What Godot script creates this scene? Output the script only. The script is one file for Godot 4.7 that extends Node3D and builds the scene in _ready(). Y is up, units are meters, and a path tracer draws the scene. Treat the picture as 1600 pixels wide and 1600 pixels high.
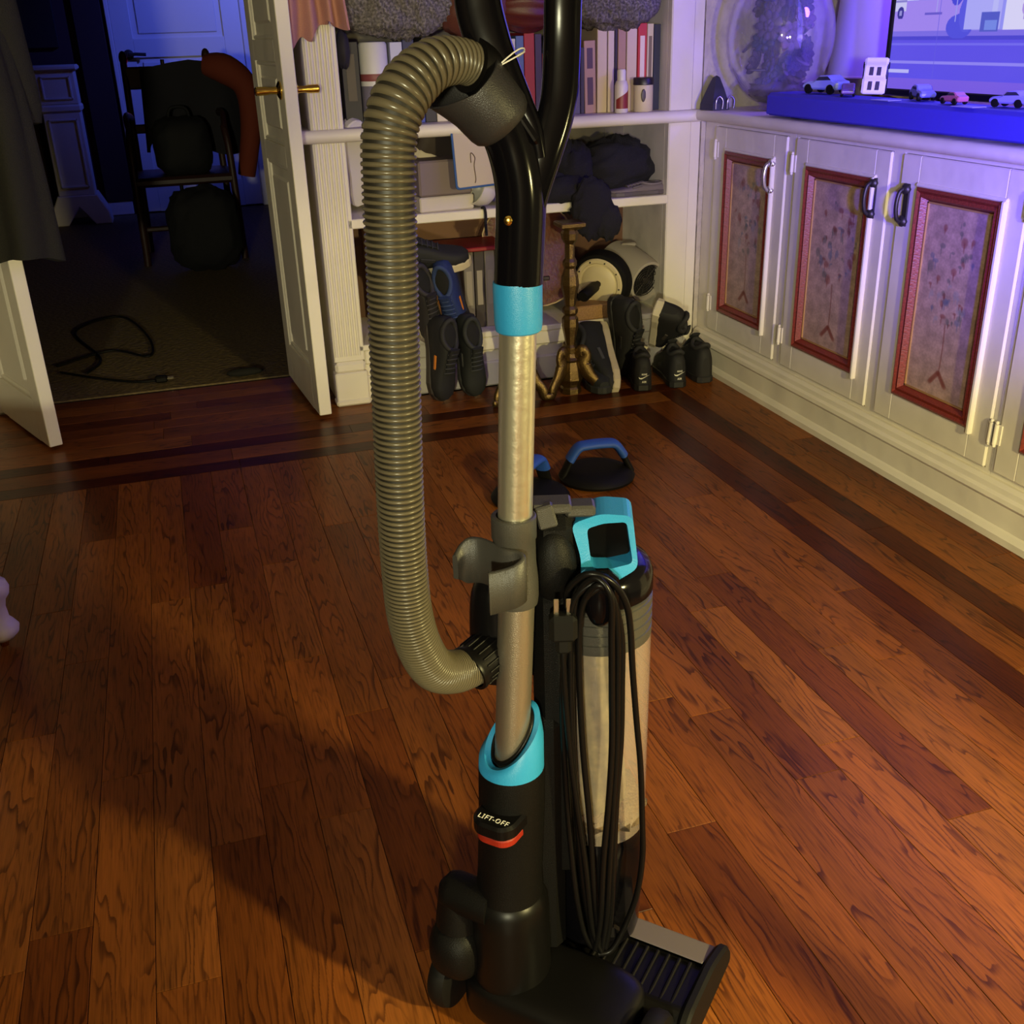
extends Node3D
# A dim living room at night: an upright vacuum cleaner on a wooden floor, a built-in
# bookcase and painted cabinets behind it, a dark hall beyond two open white doors.

var U := 1.0                      # metres per unit while a shape is being collected
var used := {}
var rng := RandomNumberGenerator.new()
var M := {}
# colour and energy of every lamp
var LIGHT := {
	"added_globe": [Color(1.0, 0.98, 0.8), 7.3],
	"added_spot": [Color(1.0, 0.93, 0.62), 6.0],
	"added_blue": [Color(0.3, 0.2, 1.0), 14.0],
	"television": [Color(0.34, 0.28, 1.0), 0.8],
	"strip": [Color(0.4, 0.24, 1.0), 0.5],  # strip added behind the television
	"night": [Color(0.32, 0.4, 1.0), 2.4],  # lamp added in the hall
}

# ------------------------------------------------------------------ names, tags
func numbered(n: String) -> String:
	if not used.has(n):
		used[n] = 0
		return n
	used[n] += 1
	return "%s_%03d" % [n, used[n]]

func part_name(p: Node, n: String) -> String:
	if not p.has_node(NodePath(n)):
		return n
	var k := 1
	while p.has_node(NodePath("%s_%03d" % [n, k])):
		k += 1
	return "%s_%03d" % [n, k]

func tag(o: Node, label := "", category := "", group := "", kind := "") -> Node:
	if label != "": o.set_meta("label", label)
	if category != "": o.set_meta("category", category)
	if group != "": o.set_meta("group", group)
	if kind != "": o.set_meta("kind", kind)
	return o

func thing(called: String, label: String, category: String, at := Vector3.ZERO, turn := 0.0, group := "") -> Node3D:
	var o := Node3D.new()
	o.name = numbered(called)
	add_child(o, true)
	o.position = at
	o.rotation.y = turn
	tag(o, label, category, group)
	return o

func put_mesh(called: String, mesh: Mesh, m: Material, parent: Node = null) -> MeshInstance3D:
	var o := MeshInstance3D.new()
	o.mesh = mesh
	o.material_override = m
	o.cast_shadow = GeometryInstance3D.SHADOW_CASTING_SETTING_ON
	if parent == null:
		o.name = numbered(called)
		add_child(o, true)
	else:
		o.name = part_name(parent, called)
		parent.add_child(o, true)
	return o

func obj(called: String, st: SurfaceTool, m: Material, parent: Node = null) -> MeshInstance3D:
	st.generate_normals()
	st.index()
	return put_mesh(called, st.commit(), m, parent)

func struct(called: String, st: SurfaceTool, m: Material, parent: Node = null) -> MeshInstance3D:
	var o := obj(called, st, m, parent)
	if parent == null: o.set_meta("kind", "structure")
	return o

# ------------------------------------------------------------------ shapes
func begin() -> SurfaceTool:
	var st := SurfaceTool.new()
	st.begin(Mesh.PRIMITIVE_TRIANGLES)
	st.set_smooth_group(-1)
	return st

func tri(st: SurfaceTool, a: Vector3, b: Vector3, c: Vector3) -> void:   # counter-clockwise seen from outside
	st.add_vertex(a * U); st.add_vertex(c * U); st.add_vertex(b * U)

func quad(st: SurfaceTool, a: Vector3, b: Vector3, c: Vector3, d: Vector3) -> void:
	tri(st, a, b, c); tri(st, a, c, d)

func uvtri(st: SurfaceTool, a: Vector3, b: Vector3, c: Vector3, ua: Vector2, ub: Vector2, uc: Vector2) -> void:
	st.set_uv(ua); st.add_vertex(a * U)
	st.set_uv(uc); st.add_vertex(c * U)
	st.set_uv(ub); st.add_vertex(b * U)

func corner(c: Vector3, h: Vector3, bev: float, s: Vector3, ax: int) -> Vector3:
	var v := Vector3(s.x * (h.x - bev), s.y * (h.y - bev), s.z * (h.z - bev))
	v[ax] = s[ax] * h[ax]
	return c + v

func box(st: SurfaceTool, c: Vector3, size: Vector3, bev := 0.0, xf := Transform3D()) -> void:
	st.set_smooth_group(-1)
	var h := size * 0.5
	bev = minf(bev, minf(h.x, minf(h.y, h.z)) * 0.9)
	for ax in 3:
		var b := (ax + 1) % 3
		var d := (ax + 2) % 3
		for s in [-1.0, 1.0]:
			var q: Array[Vector3] = []
			for k in [[-1, -1], [1, -1], [1, 1], [-1, 1]]:
				var sg := Vector3.ZERO
				sg[ax] = s; sg[b] = k[0]; sg[d] = k[1]
				q.append(xf * corner(c, h, bev, sg, ax))
			if s > 0: quad(st, q[0], q[1], q[2], q[3])
			else: quad(st, q[3], q[2], q[1], q[0])
	if bev <= 0.0: return
	for ax in 3:                     # edges parallel to ax
		var a := (ax + 1) % 3
		var b := (ax + 2) % 3
		for sa in [-1.0, 1.0]:
			for sb in [-1.0, 1.0]:
				var lo := Vector3.ZERO
				lo[a] = sa; lo[b] = sb; lo[ax] = -1
				var hi := lo
				hi[ax] = 1
				var p := [xf * corner(c, h, bev, lo, a), xf * corner(c, h, bev, lo, b), xf * corner(c, h, bev, hi, b), xf * corner(c, h, bev, hi, a)]
				if sa * sb > 0: quad(st, p[0], p[1], p[2], p[3])
				else: quad(st, p[3], p[2], p[1], p[0])
	for sx in [-1.0, 1.0]:
		for sy in [-1.0, 1.0]:
			for sz in [-1.0, 1.0]:
				var s := Vector3(sx, sy, sz)
				var p0 := xf * corner(c, h, bev, s, 0)
				var p1 := xf * corner(c, h, bev, s, 1)
				var p2 := xf * corner(c, h, bev, s, 2)
				if sx * sy * sz > 0: tri(st, p0, p1, p2)
				else: tri(st, p0, p2, p1)

func span(st: SurfaceTool, lo: Vector3, hi: Vector3, bev := 0.0) -> void:
	box(st, (lo + hi) * 0.5, (hi - lo).abs(), bev)

func lathe(st: SurfaceTool, prof: Array, xf := Transform3D(), seg := 32, sharp := 40.0, flat := false) -> void:
	# prof: Vector2(radius, height) going up on the outside
	var group := 100
	for i in prof.size() - 1:
		var p: Vector2 = prof[i]
		var q: Vector2 = prof[i + 1]
		if i > 0:
			var d0: Vector2 = p - prof[i - 1]
			if absf(rad_to_deg(d0.angle_to(q - p))) > sharp: group += 1
		st.set_smooth_group(-1 if flat else group)
		for j in seg:
			var a0 := TAU * j / seg
			var a1 := TAU * ((j + 1) % seg) / seg
			var a := xf * Vector3(p.x * cos(a0), p.y, p.x * sin(a0))
			var b := xf * Vector3(q.x * cos(a0), q.y, q.x * sin(a0))
			var c := xf * Vector3(p.x * cos(a1), p.y, p.x * sin(a1))
			var d := xf * Vector3(q.x * cos(a1), q.y, q.x * sin(a1))
			if q.x > 1e-6: tri(st, a, b, d)
			if p.x > 1e-6: tri(st, a, d, c)

func loft(st: SurfaceTool, rings: Array, caps := true, group := 1, closed := true) -> void:
	# rings of equal count, each counter-clockwise seen from the end the loft runs to
	var n: int = rings[0].size()
	st.set_smooth_group(group)
	for i in rings.size() - 1:
		for j in (n if closed else n - 1):
			var k := (j + 1) % n
			quad(st, rings[i][j], rings[i][k], rings[i + 1][k], rings[i + 1][j])
	if caps:
		for e in [0, rings.size() - 1]:
			st.set_smooth_group(-1)
			var m := Vector3.ZERO
			for p in rings[e]: m += p
			m /= n
			for j in n:
				var k := (j + 1) % n
				if e == 0: tri(st, m, rings[e][k], rings[e][j])
				else: tri(st, m, rings[e][j], rings[e][k])

func frames(pts: Array, up := Vector3.UP) -> Array:
	var out := []
	var nrm := up
	for i in pts.size():
		var t: Vector3 = (pts[mini(i + 1, pts.size() - 1)] - pts[maxi(i - 1, 0)]).normalized()
		nrm = nrm - t * nrm.dot(t)
		if nrm.length() < 0.05:
			nrm = t.cross(Vector3(0.31, 0.2, 0.93))
		nrm = nrm.normalized()
		out.append([t, nrm, t.cross(nrm)])
	return out

func tube(st: SurfaceTool, pts: Array, rad, seg := 12, caps := true, flat := 1.0, up := Vector3.UP) -> void:
	# rad: a number or one per point; flat: second radius as a share of the first
	var fr := frames(pts, up)
	var rings := []
	for i in pts.size():
		var r: float = rad[i] if rad is Array else rad
		var ring := PackedVector3Array()
		for j in seg:
			var a := TAU * j / seg
			ring.append(pts[i] + fr[i][1] * cos(a) * r + fr[i][2] * sin(a) * r * flat)
		rings.append(ring)
	loft(st, rings, caps, 1)

func curve(pts: Array, n := 6) -> Array:      # Catmull-Rom through the points
	var out := []
	for i in pts.size() - 1:
		var p0 = pts[maxi(i - 1, 0)]
		var p1 = pts[i]
		var p2 = pts[i + 1]
		var p3 = pts[mini(i + 2, pts.size() - 1)]
		for k in n:
			var t := float(k) / n
			out.append(0.5 * ((2.0 * p1) + (p2 - p0) * t + (2.0 * p0 - 5.0 * p1 + 4.0 * p2 - p3) * t * t + (3.0 * p1 - p0 - 3.0 * p2 + p3) * t * t * t))
	out.append(pts[-1])
	return out

func outline(poly: Array, r: float, n := 4) -> PackedVector2Array:     # rounds the corners of a polygon
	var out := PackedVector2Array()
	for i in poly.size():
		var p: Vector2 = poly[i]
		var a: Vector2 = poly[(i + poly.size() - 1) % poly.size()]
		var b: Vector2 = poly[(i + 1) % poly.size()]
		var ra := minf(r, p.distance_to(a) * 0.45)
		var rb := minf(r, p.distance_to(b) * 0.45)
		var s := p + (a - p).normalized() * ra
		var e := p + (b - p).normalized() * rb
		for k in n + 1:
			var t := float(k) / n
			out.append(s.lerp(p, t).lerp(p.lerp(e, t), t))
	return out

func prism(st: SurfaceTool, poly: PackedVector2Array, depth: float, bev := 0.0, xf := Transform3D()) -> void:
	# polygon in xy (counter-clockwise), from z = 0 to z = depth, edges bevelled
	var n := poly.size()
	if Geometry2D.is_polygon_clockwise(poly): poly.reverse()
	var inner := PackedVector2Array()
	for i in n:
		var a := poly[(i + n - 1) % n]
		var b := poly[(i + 1) % n]
		var d1 := (poly[i] - a).normalized()
		var d2 := (b - poly[i]).normalized()
		var m := (Vector2(-d1.y, d1.x) + Vector2(-d2.y, d2.x))
		m = m / maxf(m.length_squared() * 0.5, 0.3)
		inner.append(poly[i] + m * bev)
	var rings := []
	var levels := [[inner, 0.0], [poly, bev], [poly, depth - bev], [inner, depth]] if bev > 0.0 else [[poly, 0.0], [poly, depth]]
	for l in levels:
		var ring := PackedVector3Array()
		for p in l[0]: ring.append(xf * Vector3(p.x, p.y, l[1]))
		rings.append(ring)
	st.set_smooth_group(-1)
	for i in rings.size() - 1:
		for j in n:
			var k := (j + 1) % n
			quad(st, rings[i][j], rings[i][k], rings[i + 1][k], rings[i + 1][j])
	var t := Geometry2D.triangulate_polygon(inner if bev > 0.0 else poly)
	var last: PackedVector3Array = rings[-1]
	for i in range(0, t.size(), 3):
		var a := t[i]
		var b := t[i + 1]
		var c := t[i + 2]
		var q: PackedVector2Array = inner
		if (q[b] - q[a]).cross(q[c] - q[a]) < 0.0:
			var s := b
			b = c
			c = s
		tri(st, last[a], last[b], last[c])
		tri(st, rings[0][a], rings[0][c], rings[0][b])

func blob(st: SurfaceTool, c: Vector3, r: Vector3, amp := 0.0, freq := 6.0, seg := 24, seed_ := 1, basis_ := Basis(), power := 1.0) -> void:
	var nz := FastNoiseLite.new()
	nz.seed = seed_
	nz.frequency = 1.0
	var rings := []
	var rows := seg / 2
	for i in rows + 1:
		var la := -PI / 2 + PI * clampf(float(i) / rows, 0.012, 0.988)
		var ring := PackedVector3Array()
		for j in seg:
			var lo := -TAU * j / seg
			var d := Vector3(cos(la) * cos(lo), sin(la), cos(la) * sin(lo))
			if power != 1.0:
				d = Vector3(signf(d.x) * pow(absf(d.x), power), signf(d.y) * pow(absf(d.y), power), signf(d.z) * pow(absf(d.z), power))
			var k := 1.0 + amp * nz.get_noise_3d(d.x * freq, d.y * freq, d.z * freq)
			ring.append(c + basis_ * (d * r * k))
		rings.append(ring)
	loft(st, rings, true, 1)

func sheet(st: SurfaceTool, nu: int, nv: int, f: Callable, thick: float) -> void:
	# a cloth: f(u, v) for u, v in 0..1, given a thickness along its normal
	var g := []
	var bk := []
	for i in nu + 1:
		var row := PackedVector3Array()
		for j in nv + 1: row.append(f.call(float(i) / nu, float(j) / nv))
		g.append(row)
	for i in nu + 1:
		var row := PackedVector3Array()
		for j in nv + 1:
			var du: Vector3 = g[mini(i + 1, nu)][j] - g[maxi(i - 1, 0)][j]
			var dv: Vector3 = g[i][mini(j + 1, nv)] - g[i][maxi(j - 1, 0)]
			row.append(g[i][j] - du.cross(dv).normalized() * thick)
		bk.append(row)
	st.set_smooth_group(1)
	for i in nu:
		for j in nv:
			quad(st, g[i][j], g[i + 1][j], g[i + 1][j + 1], g[i][j + 1])
	st.set_smooth_group(2)
	for i in nu:
		for j in nv:
			quad(st, bk[i][j + 1], bk[i + 1][j + 1], bk[i + 1][j], bk[i][j])
	st.set_smooth_group(3)
	for i in nu:
		quad(st, bk[i][0], bk[i + 1][0], g[i + 1][0], g[i][0])
		quad(st, g[i][nv], g[i + 1][nv], bk[i + 1][nv], bk[i][nv])
	for j in nv:
		quad(st, g[0][j], g[0][j + 1], bk[0][j + 1], bk[0][j])
		quad(st, bk[nu][j], bk[nu][j + 1], g[nu][j + 1], g[nu][j])

func axis_to(from: Vector3, to: Vector3) -> Transform3D:     # y axis along from -> to
	var y := (to - from).normalized()
	var x := y.cross(Vector3(0.12, 0.2, 0.97)).normalized()
	return Transform3D(Basis(x, y, x.cross(y)), from)

# ------------------------------------------------------------------ materials
func mat(c: Color, rough := 0.6, metal := 0.0, spec := 0.5) -> StandardMaterial3D:
	var m := StandardMaterial3D.new()
	m.albedo_color = c
	m.roughness = rough
	m.metallic = metal
	m.metallic_specular = spec
	return m

func rgb(r: int, g: int, b: int) -> Color:
	return Color8(r, g, b)

func bumped(m: StandardMaterial3D, freq: float, depth: float, scale_: float, seed_ := 3, tint := 0.0) -> StandardMaterial3D:
	var nz := FastNoiseLite.new()
	nz.seed = seed_
	nz.frequency = freq
	nz.fractal_octaves = 4
	var im := nz.get_seamless_image(256, 256)
	if tint > 0.0:
		var ti := Image.create(256, 256, false, Image.FORMAT_RGB8)
		for y in 256:
			for x in 256:
				var v := 1.0 - tint + tint * im.get_pixel(x, y).r
				ti.set_pixel(x, y, Color(v, v, v))
		m.albedo_texture = ImageTexture.create_from_image(ti)
	im.convert(Image.FORMAT_RGBA8)
	im.bump_map_to_normal_map(depth)
	m.normal_enabled = true
	m.normal_texture = ImageTexture.create_from_image(im)
	m.normal_scale = 1.0
	m.uv1_triplanar = true
	m.uv1_scale = Vector3.ONE * scale_
	return m

func smoother(a: float, b: float, x: float) -> float:
	var t := clampf((x - a) / (b - a), 0.0, 1.0)
	return t * t * (3.0 - 2.0 * t)

func wood_texture() -> ImageTexture:          # 2.4 m along x, 0.7 m along y
	var w := 1536
	var h := 768
	var n1 := FastNoiseLite.new()
	n1.seed = 11; n1.frequency = 1.0; n1.fractal_octaves = 2
	var n2 := FastNoiseLite.new()
	n2.seed = 23; n2.frequency = 1.0; n2.fractal_octaves = 3
	var data := PackedByteArray()
	data.resize(w * h * 3)
	for y in h:
		for x in w:
			var u := 2.4 * x / w
			var v := 0.7 * y / h
			var big := n1.get_noise_2d(u * 1.1, v * 7.0)
			var mid := n1.get_noise_2d(u * 5.0 + 40.0, v * 34.0)
			var ring := v * 36.0 + big * 5.0 + mid * 0.9
			var t := ring - floorf(ring)
			var gate := n2.get_noise_2d(u * 3.0 - 20.0, v * 16.0)
			var line := smoother(0.62, 0.97, t) * (1.0 - smoother(0.97, 1.0, t)) * smoother(-0.35, 0.35, gate)
			var fleck := smoother(0.12, 0.5, n2.get_noise_2d(u * 9.0, v * 170.0 + 60.0)) * smoother(-0.3, 0.3, -gate + 0.15)
			var fine := n2.get_noise_2d(u * 7.0 + 90.0, v * 330.0)
			var dark := clampf(line * 0.4 + fleck * 0.2, 0.0, 0.7)
			var l := 1.0 + fine * 0.13 + big * 0.16 - dark
			var o := (y * w + x) * 3
			data[o] = int(clampf(186.0 * l + 10.0 * dark, 0, 255))
			data[o + 1] = int(clampf(112.0 * l - 4.0 * dark, 0, 255))
			data[o + 2] = int(clampf(50.0 * l, 0, 255))
	var im := Image.create_from_data(w, h, false, Image.FORMAT_RGB8, data)
	return ImageTexture.create_from_image(im)

func make_materials() -> void:
	M.white = bumped(mat(rgb(232, 225, 208), 0.42), 0.012, 1.0, 1.0, 5)
	M.white_old = bumped(mat(rgb(228, 220, 204), 0.5), 0.012, 1.0, 0.9, 8, 0.05)
	M.wall = bumped(mat(rgb(196, 186, 170), 0.85), 0.04, 3.0, 1.5, 9, 0.1)
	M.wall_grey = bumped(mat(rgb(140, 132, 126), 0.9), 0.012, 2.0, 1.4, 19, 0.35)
	M.ceiling = mat(rgb(150, 140, 125), 0.9)
	M.wall_dark = mat(rgb(86, 70, 56), 0.9)  # room walls out of view, darkened to cut bounced light
	M.subfloor = mat(rgb(30, 15, 8), 0.8)
	M.hall_floor = bumped(mat(rgb(124, 104, 70), 0.7), 0.05, 3.0, 3.0, 13, 0.3)
	M.hall_wall = mat(rgb(58, 34, 34), 0.85)
	M.hall_white = mat(rgb(214, 208, 205), 0.55)
	M.black = mat(rgb(11, 10, 10), 0.36, 0.0, 0.32)
	M.gloss = mat(rgb(9, 8, 11), 0.13, 0.0, 0.28)
	M.matte = bumped(mat(rgb(11, 10, 10), 0.5, 0.0, 0.28), 0.2, 1.5, 14.0, 31)
	M.gloss_soft = mat(rgb(12, 11, 12), 0.3, 0.0, 0.3)
	M.grey_dark = bumped(mat(rgb(42, 40, 41), 0.42), 0.2, 1.2, 14.0, 42)
	M.smoky_solid = mat(rgb(112, 104, 100), 0.3)
	M.rubber = mat(rgb(14, 13, 13), 0.6, 0.0, 0.3)
	M.grey = bumped(mat(rgb(60, 58, 54), 0.45), 0.2, 1.2, 14.0, 32)
	M.hose = mat(rgb(30, 27, 21), 0.5)
	M.hose_rib = mat(rgb(92, 84, 66), 0.28)
	M.cyan = bumped(mat(rgb(42, 140, 196), 0.4), 0.2, 1.0, 16.0, 33)
	M.alu = bumped(mat(rgb(172, 162, 145), 0.36, 0.85), 0.25, 1.0, 12.0, 34)
	M.alu_scratched = bumped(mat(rgb(210, 204, 182), 0.32, 0.85), 0.03, 0.6, 9.0, 35)
	M.steel = mat(rgb(215, 205, 180), 0.2, 1.0)
	M.brass = mat(rgb(226, 192, 96), 0.2, 1.0)
	M.bronze = bumped(mat(rgb(140, 116, 74), 0.36, 0.9), 0.06, 4.0, 14.0, 36, 0.3)
	M.iron = mat(rgb(62, 58, 58), 0.45, 0.7)
	M.red = mat(rgb(138, 30, 12), 0.5)
	M.print_white = mat(rgb(220, 216, 205), 0.5)
	M.cream = bumped(mat(rgb(116, 104, 72), 0.45), 0.02, 2.0, 7.0, 37, 0.45)
	M.dust = bumped(mat(rgb(120, 96, 70), 0.95), 0.08, 6.0, 10.0, 38, 0.5)
	M.clear = mat(rgb(225, 205, 190), 0.14)
	M.clear.transparency = BaseMaterial3D.TRANSPARENCY_ALPHA
	M.clear.albedo_color.a = 0.2
	M.smoky = mat(rgb(150, 142, 138), 0.3)
	M.smoky.transparency = BaseMaterial3D.TRANSPARENCY_ALPHA
	M.smoky.albedo_color.a = 0.62
	M.glass = mat(rgb(235, 238, 245), 0.03)
	M.glass.transparency = BaseMaterial3D.TRANSPARENCY_ALPHA
	M.glass.albedo_color.a = 0.045

func wood_mat(tex: ImageTexture, tint: Color, rough: float) -> StandardMaterial3D:
	var m := mat(tint, rough)
	m.albedo_texture = tex
	m.metallic_specular = 0.25
	return m

# ------------------------------------------------------------------ the scene
func _ready() -> void:
	rng.seed = 4711
	var cam := Camera3D.new()
	cam.name = "camera"
	add_child(cam)
	cam.transform = Transform3D(Basis(Vector3(0.95189, -0.02941, 0.30502), Vector3(0.15261, 0.90865, -0.38867), Vector3(-0.26572, 0.41652, 0.86943)), Vector3(0, 1.15, 0))
	cam.fov = 52.06
	cam.near = 0.05
	cam.far = 40.0
	cam.current = true
	var we := WorldEnvironment.new()
	we.name = "environment"
	var env := Environment.new()
	env.background_mode = Environment.BG_COLOR
	env.background_color = Color(0.004, 0.005, 0.012)
	env.tonemap_mode = Environment.TONE_MAPPER_LINEAR
	env.tonemap_exposure = 1.0
	env.sdfgi_enabled = true
	env.ssao_enabled = true
	env.ssil_enabled = true
	we.environment = env
	add_child(we)
	make_materials()
	lamps()
	room()
	floor_planks()
	doors()
	bookcase()
	cabinets()
	vacuum_cleaner()
	books()
	shelf_things()
	lower_shelf_things()
	shoes()
	floor_things()
	counter_things()
	hall_things()

func omni(called: String, at: Vector3, color: Color, energy: float, radius: float) -> void:
	var l := OmniLight3D.new()
	l.name = numbered(called)
	l.position = at
	l.light_color = color
	l.light_energy = energy
	l.light_size = radius
	l.omni_range = 14.0
	l.omni_attenuation = 2.0
	l.shadow_enabled = true
	add_child(l, true)

func glow(c: Color, e: float) -> StandardMaterial3D:
	var m := mat(c, 0.6)
	m.emission_enabled = true
	m.emission = c
	m.emission_energy_multiplier = e
	return m

func lamps() -> void:
	# two warm standing lamps added out of view to light the room
	var rl := thing("added_spot_lamp", "low warm spot lamp added unseen to light the floor and cabinets", "lamp", Vector3(1.2, 0, 0.5))
	var s1 := begin()
	lathe(s1, [Vector2(0.0, 0.0), Vector2(0.12, 0.0), Vector2(0.12, 0.015), Vector2(0.02, 0.03), Vector2(0.01, 0.05), Vector2(0.01, 1.0), Vector2(0, 1.0)])
	obj("stand", s1, M.brass, rl)
	var hd := axis_to(Vector3(0, 1.03, -0.05), Vector3(-0.05, 0.0, -1.6))
	s1 = begin()
	lathe(s1, [Vector2(0.0, -0.05), Vector2(0.04, -0.05), Vector2(0.08, 0.08), Vector2(0.077, 0.08), Vector2(0.037, -0.04), Vector2(0, -0.04)], hd, 28)
	obj("shade", s1, M.brass, rl)
	s1 = begin()
	blob(s1, hd * Vector3(0, 0.02, 0), Vector3.ONE * 0.03)
	obj("bulb", s1, glow(LIGHT.added_spot[0], 1.0), rl)
	spot("added_spot_light", rl.position + hd * Vector3(0, 0.09, 0), Vector3(1.15, 0.0, -1.1), LIGHT.added_spot, 58.0)
	for q in [[Vector3(-0.8, 0, 1.75), 1.2, "added_globe", "unseen standing lamp with a warm glass globe added behind the viewer"]]:
		var p: Vector3 = q[0]
		var hgt: float = q[1]
		var so := thing("added_globe_lamp", q[3], "lamp", p)  # lamp added behind the viewer as the main warm light
		var s0 := begin()
		lathe(s0, [Vector2(0.0, 0.0), Vector2(0.14, 0.0), Vector2(0.14, 0.015), Vector2(0.03, 0.03), Vector2(0.012, 0.06), Vector2(0.012, hgt - 0.1), Vector2(0.03, hgt - 0.08), Vector2(0, hgt - 0.08)])
		obj("stand", s0, M.brass, so)
		s0 = begin()
		blob(s0, Vector3(0, hgt, 0), Vector3.ONE * 0.09)
		obj("glass_globe", s0, glow(LIGHT[q[2]][0], 1.0), so)
		omni("added_globe_light", p + Vector3(0, hgt, 0), LIGHT[q[2]][0], LIGHT[q[2]][1], 0.09)
	# low block added unseen behind the viewer, to shade the left of the floor
	var o := thing("added_sideboard", "unseen dark wooden block added to shade the left of the floor", "added_sideboard", Vector3(-1.12, 0, 0.5))
	var st := begin()
	box(st, Vector3(0, 0.455, 0), Vector3(1.3, 0.77, 0.38), 0.006)
	box(st, Vector3(0, 0.855, 0), Vector3(1.36, 0.03, 0.42), 0.008)
	obj("body", st, mat(rgb(70, 40, 26), 0.5), o)
	for x in [-0.6, 0.6]:
		for z in [-0.15, 0.15]:
			st = begin()
			lathe(st, [Vector2(0, 0), Vector2(0.018, 0), Vector2(0.026, 0.075), Vector2(0, 0.075)], Transform3D(Basis(), Vector3(x, 0, z)), 12)
			obj("leg", st, mat(rgb(70, 40, 26), 0.5), o)
	# blue spot lamp added out of view, for the haze round the television
	o = thing("added_blue_lamp", "unseen standing blue spot lamp added to tint the white cabinets", "lamp", Vector3(0.95, 0, -0.2))
	st = begin()
	lathe(st, [Vector2(0, 0), Vector2(0.09, 0), Vector2(0.09, 0.012), Vector2(0.015, 0.02), Vector2(0.012, 0.95), Vector2(0, 0.95)])
	tube(st, [Vector3(0, 0.94, 0), Vector3(0.02, 0.98, -0.05), Vector3(0.05, 0.98, -0.1)], 0.012, 10)
	obj("stand", st, M.black, o)
	var head := axis_to(Vector3(0.05, 0.98, -0.1), Vector3(0.9, 1.0, -1.55))
	st = begin()
	lathe(st, [Vector2(0.0, -0.03), Vector2(0.03, -0.03), Vector2(0.05, 0.06), Vector2(0.047, 0.06), Vector2(0.03, -0.02), Vector2(0, -0.02)], head, 24)
	obj("lamp_head", st, M.black, o)
	st = begin()
	lathe(st, [Vector2(0.0, 0.02), Vector2(0.036, 0.02), Vector2(0.036, 0.026), Vector2(0, 0.03)], head, 24)
	obj("led_disc", st, glow(LIGHT.added_blue[0], 1.5), o)
	spot("added_blue_light", o.position + head * Vector3(0, 0.07, 0), Vector3(1.85, 1.0, -1.75), LIGHT.added_blue, 24.0)
	# blue lamp added out of view in the hall, to light its door
	o = thing("added_hall_lamp", "unseen blue lamp added high on the hall wall", "lamp", Vector3(1.1, 1.95, -7.2))
	st = begin()
	box(st, Vector3(0.06, 0, 0), Vector3(0.06, 0.14, 0.1), 0.008)
	obj("bracket", st, M.iron, o)
	st = begin()
	blob(st, Vector3(0, 0, 0), Vector3.ONE * 0.06)
	obj("glass_shade", st, glow(Color(0.2, 0.26, 1.0), 1.0), o)
	spot("added_hall_light", Vector3(1.1, 1.95, -7.2), Vector3(0.35, 1.3, -8.5), LIGHT.night, 38.0)

func spot(called: String, at: Vector3, towards: Vector3, light: Array, angle: float) -> void:
	var sp := SpotLight3D.new()
	sp.name = called
	sp.light_color = light[0]
	sp.light_energy = light[1]
	sp.light_size = 0.05
	sp.spot_range = 14.0
	sp.spot_attenuation = 2.0
	sp.spot_angle = angle
	sp.spot_angle_attenuation = 1.0
	sp.shadow_enabled = true
	add_child(sp)
	sp.look_at_from_position(at, towards)

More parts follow.
